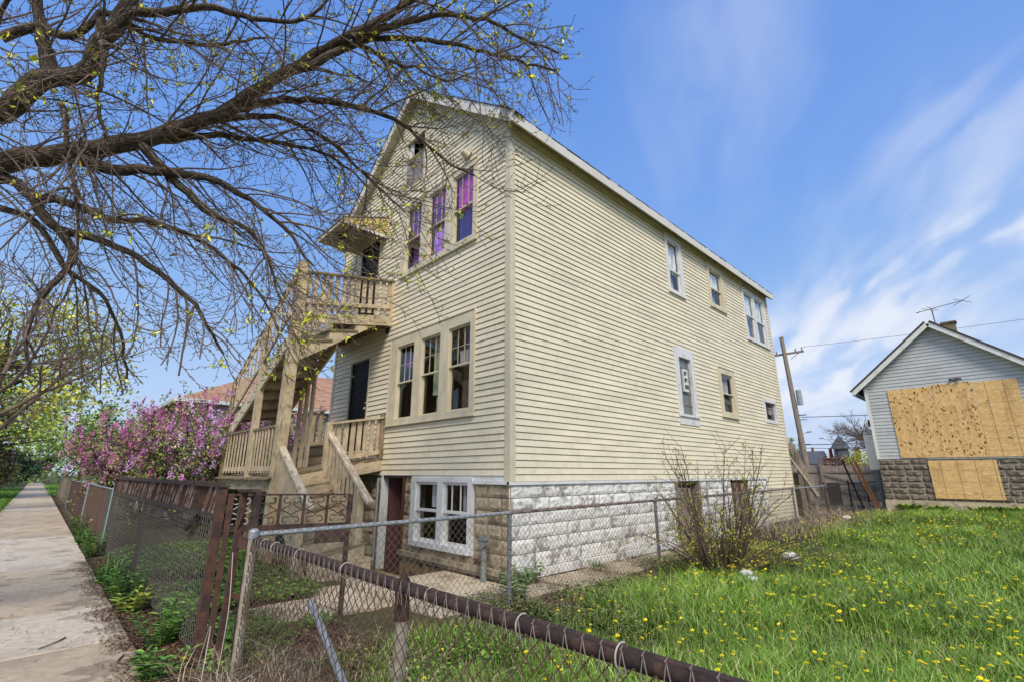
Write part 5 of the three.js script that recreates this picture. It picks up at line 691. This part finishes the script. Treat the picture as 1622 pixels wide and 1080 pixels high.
leafyTree('plum_tree', 'small purple leaved tree at the far end of the street', [-120, 0, .8], 5, 2.6, 2.6, ['#7a3f58', '#8a4a62', '#65364c'], 2500, 69, .3);
bareTree('bare_tree', 'broad bare brown tree beyond the board fence', 'tree', [-14.2, 0, -92], 12.5, 1.0, 70, S({ roughness: .9, color: new THREE.Color('#7b6a5e') }), 1.0);
leafyTree('yellow_bush', 'yellow green bush behind the board fence', [-9.6, 0, -54], 3.6, 2.1, 1.9, ['#b4b44a', '#a4a848', '#c0ba58'], 4200, 71, .16);
leafyTree('green_tree', 'olive green tree left of the utility pole base', [-36, 0, -112], 9, 4.2, 4.6, ['#6a7040', '#7a7c48', '#5c6438'], 4000, 72, .35);
leafyTree('brown_hedge', 'reddish brown bare hedge right of the turret', [-23.5, 0, -112], 5, 4.5, 2.6, ['#6f564c', '#7d6256', '#5e4a42'], 4500, 73, .28, .5);
leafyTree('leafy_tree', 'pale green tree peeping beside the utility pole', [-41.5, 0, -140], 12, 3.2, 8, ['#8a9a52', '#7c8c48'], 2600, 74, .3);
function lilac(label, pos, R, h, seed, pinks, nF = 170) {
  const t = thing('lilac_bush', label, 'lilac bush', null, pos), rr = rng(seed), lf = new MB(true), fl = new MB(true), tw = new MB(), tips = [];
  for (let s = 0; s < 6; s++) { const a = s / 6 * 6.283 + rr(), d = V(Math.cos(a) * .55, 1, Math.sin(a) * .55).normalize(), b = wander(V(Math.cos(a) * .25, -.1, Math.sin(a) * .25), d, h * .62, .075, .03, rr, { step: .25, droop: -.01, lift: 0, jit: .3 }), mb = new MB(); mb.tube(b.pts, b.rad, 7); part(t, 'stem', mb.geo(), M.bark);
    for (let i = 2; i < b.pts.length; i++) for (let k = 0; k < 3; k++) { const c = wander(b.pts[i], side(b.pts[i].clone().sub(b.pts[i - 1]).normalize(), rr, .5 + rr() * .7).add(V(0, .25, 0)).normalize(), R * (.35 + rr() * .5), .022, .008, rr, { step: .18, droop: -.02, lift: .02, jit: .3 }); tw.tube(c.pts, c.rad, 4); tips.push(c.pts[c.pts.length - 1]); for (let m = 1; m < c.pts.length; m++) if (rr() < .7) { const e = wander(c.pts[m], side(c.pts[m].clone().sub(c.pts[m - 1]).normalize(), rr, .7).add(V(0, .2, 0)).normalize(), .25 + rr() * .5, .008, .004, rr, { step: .12, jit: .3, droop: 0, lift: .02 }); tw.tube(e.pts, e.rad, 3); tips.push(e.pts[e.pts.length - 1]); if (rr() < .5) tips.push(e.pts[Math.floor(e.pts.length / 2)]); } } }
  for (const p of tips) { const n = 4 + Math.floor(rr() * 8); for (let k = 0; k < n; k++) lf.leaf(p.clone().addScaledVector(randDir(rr), .28 * rr()), randDir(rr), randDir(rr).add(V(0, .6, 0)).normalize(), .06 + rr() * .06, .035 + rr() * .03, vary(['#8a9a4a', '#9ca650', '#768a44', '#a8946a'][Math.floor(rr() * 4)], rr, .3)); }
  const cand = tips.filter((p) => p.y > h * (.3 + .35 * rr()) || (Math.hypot(p.x, p.z) > R * .75 && p.y > h * .28)); for (let i = 0; i < nF; i++) { const p = cand[Math.floor(rr() * cand.length)].clone().addScaledVector(randDir(rr), .16), ax = V((rr() - .5) * .6, 1, (rr() - .5) * .6).normalize(), L = .18 + rr() * .2, hue = pinks[Math.floor(rr() * pinks.length)], kb = .75 + rr() * .5; for (let k = 0; k < 40; k++) { const u = rr(), w = (1 - u) * .09 + .015, q = p.clone().addScaledVector(ax, u * L).addScaledVector(randDir(rr), w * rr()); fl.leaf(q, randDir(rr), randDir(rr), .034 + rr() * .026, .03 + rr() * .018, vary(hue, rr, .2).map((c) => c * kb)); } }
  part(t, 'twigs', tw.geo(), M.twigDark, STUFF); part(t, 'foliage', lf.geo(), M.leaf, STUFF); part(t, 'blossom', fl.geo(), M.petal, STUFF);
}
const PINK = ['#e08cc0', '#d67cb4', '#eaa8d2', '#c86ca4'], LIL = ['#deaadc', '#d294cc', '#e8c4e6', '#cc84bc'];
lilac('pink flowering lilac overhanging the slatted fence farthest left', [-22.5, 0, -2.9], 2.3, 3.6, 81, PINK, 640);
lilac('tallest pink lilac in the middle behind the slatted fence', [-18.6, 0, -3.7], 2.3, 4.3, 82, PINK, 600);
lilac('pale mauve lilac right beside the wooden stairs', [-15.4, 0, -4.3], 2.0, 4.1, 83, [...LIL, PINK[0]], 460);
lilac('mauve lilac set back against the neighbouring house', [-18.6, 0, -6.6], 2.1, 4.3, 84, LIL, 320);

// instanced ground plants -----------------------------------------------------
function scatter(name, label, cat, geo, mat, list, kind = 'stuff') {     // list of [x, y, z, scale, turn, tilt, colour multiplier]
  const m = shade(new THREE.InstancedMesh(geo, mat, list.length)), o = new THREE.Object3D(), c = new THREE.Color(); list.forEach(([x, y, z, s, t, tl = 0, k = 1], i) => { o.position.set(x, y, z); o.rotation.set(tl, t, tl * .6); o.scale.set(s, Array.isArray(k) ? s * k[3] : s, s); o.updateMatrix(); m.setMatrixAt(i, o.matrix); const q = Array.isArray(k) ? k : [k, k, k]; c.setRGB(q[0], q[1], q[2]); m.setColorAt(i, c); });
  m.name = numbered(name); m.userData = { label, category: cat, kind }; scene.add(m); return m;
}
function bladeClump(n, R, h, w, cols, seed, lean = .5) {
  const mb = new MB(true), rr = rng(seed);
  for (let i = 0; i < n; i++) { const a = rr() * 6.283, q = R * Math.sqrt(rr()), b = V(Math.cos(a) * q, -.02, Math.sin(a) * q), H = h * (.5 + rr() * .7), la = rr() * 6.283, l = lean * (.3 + rr()), d = V(Math.cos(la) * l, 0, Math.sin(la) * l), s = V(-Math.sin(la), 0, Math.cos(la)).multiplyScalar(w * (.6 + rr() * .6)), col = vary(cols[Math.floor(rr() * cols.length)], rr, .28);
    const m = b.clone().add(V(d.x * H * .25, H * .55, d.z * H * .25)), t = b.clone().add(V(d.x * H * .85, H * (1 - .25 * l), d.z * H * .85)), n1 = V(d.x * -.4 + .0, .7, d.z * -.4).normalize(); const m2 = s.clone().multiplyScalar(.8);
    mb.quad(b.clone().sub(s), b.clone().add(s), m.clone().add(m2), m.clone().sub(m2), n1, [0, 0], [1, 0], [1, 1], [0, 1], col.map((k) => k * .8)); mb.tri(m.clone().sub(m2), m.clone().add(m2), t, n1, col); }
  return mb.geo();
}
{
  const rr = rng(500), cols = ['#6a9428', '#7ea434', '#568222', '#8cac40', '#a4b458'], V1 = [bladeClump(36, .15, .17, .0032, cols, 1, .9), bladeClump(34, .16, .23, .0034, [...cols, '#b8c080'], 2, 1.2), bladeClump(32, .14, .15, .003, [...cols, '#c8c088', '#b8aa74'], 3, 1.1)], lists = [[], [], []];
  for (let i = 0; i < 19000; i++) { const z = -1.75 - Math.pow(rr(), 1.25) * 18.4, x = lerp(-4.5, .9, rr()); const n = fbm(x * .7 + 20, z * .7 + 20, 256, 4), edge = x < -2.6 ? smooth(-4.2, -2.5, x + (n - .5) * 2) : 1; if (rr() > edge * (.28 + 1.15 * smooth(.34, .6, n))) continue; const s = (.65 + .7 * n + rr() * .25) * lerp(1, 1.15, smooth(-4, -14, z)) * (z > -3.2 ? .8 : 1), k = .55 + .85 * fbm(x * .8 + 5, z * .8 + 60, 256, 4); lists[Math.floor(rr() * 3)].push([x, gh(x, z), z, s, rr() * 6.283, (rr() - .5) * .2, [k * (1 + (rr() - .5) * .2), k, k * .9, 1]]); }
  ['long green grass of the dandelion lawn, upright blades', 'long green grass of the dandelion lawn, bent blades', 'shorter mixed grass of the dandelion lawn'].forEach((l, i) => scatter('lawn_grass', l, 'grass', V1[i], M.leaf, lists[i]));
  const verge = []; const vg = bladeClump(26, .22, .1, .007, ['#5f8c2a', '#6f9a30', '#7fa63c'], 4); for (let i = 0; i < 9000; i++) { const x = -6 - Math.pow(rr(), 1.4) * 70, z = lerp(.95, 6.2, rr()); verge.push([x, gh(x, z), z, 1 + rr() * .5, rr() * 6.3, 0, .8 + rr() * .4]); } for (let i = 0; i < 2600; i++) { const x = lerp(-95, -49, rr()), z = lerp(-5, -1.02, rr()); verge.push([x, 0, z, 1 + rr() * .5, rr() * 6.3, 0, .9 + rr() * .4]); } scatter('verge_grass', 'bright mown grass of the verge beside the far pavement', 'grass', vg, M.leaf, verge);
  // dandelions
  const d0 = thing('dandelion', 'yellow dandelion in flower standing in the long lawn grass', 'dandelion', 'dandelions in the lawn'), fm = new MB(true), dr = rng(12); const disc = (mb, r, y, n) => { for (let k = 0; k < n; k++) { const a = k / n * 6.283, u = .7 + dr() * .3; mb.leaf(V(0, y, 0), V(Math.cos(a), .35 * dr() + .05, Math.sin(a)).normalize(), V(0, 1, 0), r * u, r * .42, vary('#fff028', dr, .10)); } };
  disc(fm, .023, 0, 16); disc(fm, .017, .004, 12); disc(fm, .01, .008, 8); const sm = new MB(); sm.tube([V(0, -.3, 0), V(.005, -.15, .004), V(0, 0, 0)], [.002, .002, .0022], 4); const stemM = S({ roughness: .7, color: new THREE.Color('#8a9a4a') });
  const head = part(d0, 'flower_head', fm.geo(), M.petal); part(d0, 'stem', sm.geo(), stemM); let first = true, cnt = 0; const more = [];
  const spots = []; for (let i = 0; i < 6000 && spots.length < 1150; i++) { const z = -1.9 - Math.pow(rr(), .95) * 15.5, x = lerp(-4.1, .7, rr()), n = fbm(x * .8 + 70, z * .5 + 10, 256, 3); if (n < .44 && rr() < .8) continue; if (x < -3.4 && rr() < .5) continue; spots.push([x, z]); } spots.sort((a, b) => b[1] - a[1]);
  for (const [x, z] of spots) { const y = gh(x, z) + .2 + rr() * .08, s = .85 + rr() * .4, t = rr() * 6.28, tl = (rr() - .5) * .5; if (cnt < 300) { const o = first ? d0 : d0.clone(); if (!first) { o.name = numbered('dandelion'); scene.add(o); } first = false; o.position.set(x, y, z); o.rotation.set(tl, t, tl); o.scale.setScalar(s); cnt++; } else more.push([x, y + .03, z, s * 1.1, t, tl]); }
  scatter('dandelion_flowers', 'scattered yellow dandelion heads far back in the lawn', 'dandelions', fm.geo(), M.petal, more);
  const lone = d0.clone(); lone.name = numbered('dandelion'); lone.userData = { label: 'single dandelion at the foot of the rusty gate pier', category: 'dandelion' }; lone.position.set(-5.12, .12, -1.16); lone.scale.setScalar(1.15); scene.add(lone);
  // broad leaves of the yard
  const leafClump = (n, R, h, L, cols, seed) => { const mb = new MB(true), r = rng(seed); for (let i = 0; i < n; i++) { const a = r() * 6.283, q = R * Math.sqrt(r()), p = V(Math.cos(a) * q, h * r(), Math.sin(a) * q), b = r() * 6.283; mb.leaf(p, V(Math.cos(b), .1 + r() * .5, Math.sin(b)).normalize(), V((r() - .5) * .7, 1, (r() - .5) * .7).normalize(), L * (.6 + r() * .7), L * (.5 + r() * .4), vary(cols[Math.floor(r() * cols.length)], r, .3)); } return mb.geo(); };
  const gc = leafClump(26, .16, .14, .06, ['#5c8a2c', '#6f9a34', '#4a7426', '#86a446'], 21), gl = []; for (let i = 0; i < 5200; i++) { const x = lerp(-13.2, -4.72, rr()), z = lerp(-4.2, -1.42, rr()), n = fbm(x * .9 + 33, z * .9 + 71, 256, 4); const pad = (x > -9.9 && z < -3.0 && x < -5.2) || (x > -6.9 && x < -5.7 && z < -2.05); if (pad ? n < .62 : n < .38 + .06 * smooth(-6, -4.8, x)) continue; gl.push([x, gh(x, z), z, .7 + rr() * .6, rr() * 6.3, 0, .75 + rr() * .5]); } for (let i = 0; i < 520; i++) { const x = lerp(-4.6, -1.6, Math.pow(rr(), .8)), z = lerp(-3.4, -1.5, rr()); if (fbm(x + 3, z + 8, 256, 3) > .5) gl.push([x, gh(x, z), z, .6 + rr() * .5, rr() * 6.3, 0, .8 + rr() * .4]); } scatter('ground_cover', 'low bright green leafy ground cover in the front yard', 'ground cover', gc, M.leaf, gl);
  const wl = []; for (let i = 0; i < 2600; i++) { const z = lerp(-12, -2.2, rr()), x = lerp(-5.7, -3.0, rr()), n = fbm(x * 1.2 + 3, z * 1.2 + 9, 256, 4); if (n < .43 || (x < -4.7 && n < .57)) continue; wl.push([x, gh(x, z) - .01, z, .5 + rr() * .6, rr() * 6.3, 0, .7 + rr() * .5]); } scatter('weed_cover', 'dull green weeds along the broken side path under the wire fence', 'weeds', leafClump(22, .13, .16, .05, ['#6a7a3c', '#7a8844', '#586c34', '#8a8458'], 22), M.leaf, wl);
  const dry = bladeClump(9, .16, .32, .0028, ['#b8a88c', '#a4927a', '#cabb9c', '#94826c'], 31, 1.6), dl = []; for (let i = 0; i < 230; i++) { const k = rr(), x = k < .45 ? lerp(-4.9, -3.7, rr()) : lerp(-4.6, -.9, rr()), z = k < .45 ? lerp(-1.75, -1.15, rr()) : lerp(-2.6, -1.45, rr()); if (rr() < smooth(-3.2, -1.2, x) * .8) continue; dl.push([x, gh(x, z), z, .5 + rr() * .8, rr() * 6.3, (rr() - .5) * .6, .8 + rr() * .4]); } for (let i = 0; i < 420; i++) { const z = lerp(-20, -13, rr()); dl.push([lerp(-5, -2.6, Math.pow(rr(), 1.6)), gh(-4, z), z, .8 + rr() * 1.1, rr() * 6.3, (rr() - .5) * .6, .75 + rr() * .3]); } for (let i = 0; i < 200; i++) dl.push([lerp(-5.6, -4.2, rr()), -.05, lerp(-8, -4.6, rr()), .4 + rr() * .5, rr() * 6.3, (rr() - .5), .8]); scatter('dry_stalks', 'pale dead grass stalks tangled along the fences', 'dry grass', dry, M.leaf, dl);
  const lit = new MB(true), lr = rng(41); for (let i = 0; i < 40; i++) { const p = V((lr() - .5) * .3, lr() * .015, (lr() - .5) * .3), b = lr() * 6.283; lit.leaf(p, V(Math.cos(b), (lr() - .4) * .3, Math.sin(b)).normalize(), V((lr() - .5) * .6, 1, (lr() - .5) * .6).normalize(), .018 + lr() * .035, .01 + lr() * .012, vary(['#5e4534', '#7a5c44', '#463428', '#8c6c50'][Math.floor(lr() * 4)], lr, .3)); } const ll = []; for (let i = 0; i < 700; i++) { const x = -3.5 - Math.pow(rr(), 1.3) * 9, z = -1.32 + Math.pow(rr(), 2) * .5; ll.push([x, .016, z, .5 + rr() * .6, rr() * 6.3, 0, .8 + rr() * .4]); } for (let i = 0; i < 500; i++) ll.push([lerp(-7, -3, rr()), gh(-5, -1.9) + .012, lerp(-2.6, -1.35, rr()), .7 + rr() * .6, rr() * 6.3, 0, .8 + rr() * .4]); scatter('leaf_litter', 'brown leaf litter along the pavement edge', 'leaf litter', lit.geo(), M.leaf, ll);
  const cr = new MB(true), cl = []; for (let i = 0; i < 5; i++) { const a = lr() * 6.3; cr.leaf(V((lr() - .5) * .08, .004, (lr() - .5) * .08), V(Math.cos(a), .05, Math.sin(a)).normalize(), V(0, 1, .1), .012 + lr() * .02, .008, vary('#4a382c', lr, .3)); } for (let i = 0; i < 170; i++) { const x = -4 - rr() * 7; cl.push([x, .014, lerp(-.95, .4, Math.pow(rr(), 1.7)), .6 + rr() * .8, rr() * 6.3]); } scatter('bark_crumbs', 'dark crumbs of bark scattered over the pavement slabs', 'debris', cr.geo(), M.leaf, cl);
  // single plants
  const weed = (label, x, z, s, kind, seed) => { const t = thing('weed_clump', label, 'plant', null, [x, gh(x, z), z]), r = rng(seed); if (kind === 'blade') part(t, 'leaves', bladeClump(90, .12 * s, .42 * s, .009, ['#4f7c2c', '#5f8c34', '#6f9a40'], seed, 1.3), M.leaf, STUFF); else { const mb = new MB(true), st = new MB(); for (let i = 0; i < 16; i++) { const a = r() * 6.283, b = wander(V(Math.cos(a) * .05, 0, Math.sin(a) * .05), V(Math.cos(a) * .5, 1, Math.sin(a) * .5).normalize(), s * (.25 + r() * .3), .004, .002, r, { step: .05, jit: .2, droop: 0, lift: 0 }); st.tube(b.pts, b.rad, 3); for (const p of b.pts) for (let k = 0; k < 4; k++) { const e = r() * 6.283; mb.leaf(p, V(Math.cos(e), .25, Math.sin(e)).normalize(), V((r() - .5) * .6, 1, (r() - .5) * .6).normalize(), .05 + r() * .07, .02 + r() * .02, vary(kind === 'yellow' ? ['#a8b040', '#8aa03c'][k % 2] : ['#4f7a2c', '#66903a', '#7aa044'][k % 3], r, .3)); } } part(t, 'stems', st.geo(), stemM, STUFF); part(t, 'leaves', mb.geo(), M.leaf, STUFF); } };
  weed('long bladed lily clump flopping over the pavement edge', -9.9, -1.08, 1.25, 'blade', 91); weed('bushy weed under the middle of the iron panel fence', -8.3, -1.12, 1, 'leaf', 92); weed('narrow leaved weed beside the lily clump', -9.0, -1.1, .8, 'leaf', 93); weed('yellowish weed just left of the gate pier', -7.7, -1.1, .6, 'yellow', 94); weed('ferny weed at the base of the mesh next to the gate', -6.1, -1.15, .95, 'leaf', 95); weed('bright weed by the green end of the slatted fence', -13.4, -1.08, 1.1, 'leaf', 96); weed('grassy tuft in front of the slatted fence', -16.0, -1.1, 1.2, 'blade', 97); weed('leafy weed below the pale leaning fence post', -18.6, -1.1, 1.1, 'leaf', 98); weed('small weed in front of the gate pier foot', -5.15, -1.0, .5, 'leaf', 99); weed('dark grass clump just inside the open gate', -5.25, -1.85, .9, 'blade', 100); weed('weed growing at the white stone corner', -5.62, -5.75, .75, 'leaf', 101); weed('grass tuft beside the white stone wall', -5.5, -7.4, .75, 'blade', 102); weed('feathery weed in the path behind the second fence post', -5.0, -4.9, .8, 'leaf', 103); weed('green weed behind the near fence post', -2.2, -1.85, .7, 'leaf', 104); weed('low weed patch right of the near fence post', -1.5, -1.9, .7, 'leaf', 105);
  const hosta = (label, x, z, s, seed) => { const t = thing('hosta_plant', label, 'plant', null, [x, gh(x, z), z]), r = rng(seed), mb = new MB(true); for (let i = 0; i < 70; i++) { const a = r() * 6.283, q = r() * .3 * s; mb.leaf(V(Math.cos(a) * q, .05 + r() * .1, Math.sin(a) * q), V(Math.cos(a), .5 + r() * .5, Math.sin(a)).normalize(), V(-Math.cos(a) * .5, 1, -Math.sin(a) * .5).normalize(), .25 * s, .13 * s, vary(['#8aa044', '#6f8c38', '#a0b058'][i % 3], r, .25)); } part(t, 'leaves', mb.geo(), M.leaf, STUFF); };
  hosta('hosta clump at the foot of the grey house, nearest its left corner', -2.7, -20.35, 1, 110); hosta('hosta clump under the lower strand board, second from left', -2.0, -20.35, .9, 111); hosta('large hosta clump at the right edge of the lawn', -.3, -20.3, 1.2, 112); hosta('hosta clump left of the largest one under the grey house', -.95, -20.35, 1.1, 113);
}
{ // straggling spring bush by the side fence
  const t = thing('straggly_bush', 'straggly brown bush with small yellow green leaves beside the wire fence', 'bush', null, [-3.65, .02, -8.2]), rr = rng(321), tw = new MB(), lf = new MB(true), cols = ['#b4a844', '#9c9c40', '#beb24e', '#8c9040'];
  for (let i = 0; i < 82; i++) { const a = rr() * 6.283, up = i < 46 ? .9 + rr() * 1.2 : .35 + rr() * .4, L = i < 46 ? 1.0 + rr() * 1.15 : .7 + rr() * .9; const dir = V(Math.cos(a) * .55 + .05, up, Math.sin(a) * .75 - (i >= 46 ? .4 : .1)).normalize(); const b = wander(V(Math.cos(a) * .2, 0, Math.sin(a) * .25), dir, L, .012 + rr() * .006, .004, rr, { step: .1, jit: .16, droop: i < 46 ? .0 : .045, lift: i < 46 ? -.02 : -.05 }); b.pts.forEach((p) => { if (p.y < .06) p.y = .06; }); const mb = new MB(); mb.tube(b.pts, b.rad, 5); part(t, 'stem', mb.geo(), i % 3 ? M.twigDark : M.twig);
    for (let k = 2; k < b.pts.length; k++) { const d = b.pts[k].clone().sub(b.pts[k - 1]).normalize(); if (rr() < .7) { const c = wander(b.pts[k], side(d, rr, .8), .15 + rr() * .35, .004, .002, rr, { step: .06, jit: .25, droop: 0, lift: .02 }); tw.tube(c.pts, c.rad, 3); for (const p of c.pts) if (rr() < (i < 46 ? .13 : .42)) for (let m = 0; m < 6; m++) lf.leaf(p.clone().addScaledVector(randDir(rr), .03), randDir(rr), randDir(rr).add(V(0, .5, 0)).normalize(), .024 + rr() * .028, .014 + rr() * .01, vary(cols[Math.floor(rr() * 4)], rr, .3)); } } }
  part(t, 'twigs', tw.geo(), M.twigDark, STUFF); part(t, 'leaves', lf.geo(), M.leaf, STUFF);
  const bag = (label, x, z, s, seed) => { const g = new THREE.IcosahedronGeometry(s, 4), p = g.attributes.position; for (let i = 0; i < p.count; i++) { const n = .75 + .5 * fbm(p.getX(i) / s * 2 + seed, p.getY(i) / s * 2 + p.getZ(i) / s * 1.3 + seed, 256, 4); p.setXYZ(i, p.getX(i) * n * 1.3, p.getY(i) * n * .7, p.getZ(i) * n); } g.computeVertexNormals(); g.translate(x, gh(x, z) + s * .6 + .12, z); solo('crumpled_litter', uvm(g), M.trash, label, 'litter'); };
  bag('crumpled white litter lying in the grass right of the straggly bush', -3.0, -9.4, .1, 3); bag('crumpled pale litter at the foot of the straggly bush', -3.1, -7.75, .075, 5); bag('small flat pale litter in front of the bush', -2.9, -7.45, .06, 8); bag('tiny pale litter near the rear fence posts', -3.9, -17.6, .08, 9);
  const stick = (label, pts) => { const mb = new MB(), P = new THREE.CatmullRomCurve3(pts.map((p) => V(...p))).getPoints(12); mb.tube(P, P.map((_, i) => .008 - i * .0003), 5); solo('fallen_twig', mb.geo(), M.twigDark, label, 'twig'); };
  stick('curved dark twig lying on the nearest pavement slab', [[-5.95, .02, -.86], [-5.75, .025, -.8], [-5.62, .022, -.86], [-5.5, .02, -.84]]); stick('dark twig lying along a pavement joint', [[-6.95, .02, -.5], [-6.8, .024, -.42], [-6.68, .02, -.3]]); stick('short dark stick among litter beside the gate pier', [[-5.5, .03, -1.12], [-5.3, .05, -1.1], [-5.1, .03, -1.05]]);
  const s3 = (label, a, b, c) => { const mb = new MB(), P = new THREE.CatmullRomCurve3([V(...a), V(...b), V(...c)]).getPoints(14); mb.tube(P, P.map(() => .004), 4); solo('dead_stalk', mb.geo(), M.tie, label, 'stalk'); };
  s3('long pale dead stalk arching by the grey corner post', [-4.9, .02, -1.2], [-4.75, .42, -1.22], [-4.5, .12, -1.15]); s3('pale stalk leaning across the corner post', [-4.5, .1, -1.25], [-4.62, .55, -1.3], [-4.8, .95, -1.32]); s3('pale dead stalk lying behind the near fence', [-3.6, .1, -1.7], [-3.1, .3, -1.75], [-2.5, .42, -1.7]);
}
renderer.render(scene, camera);
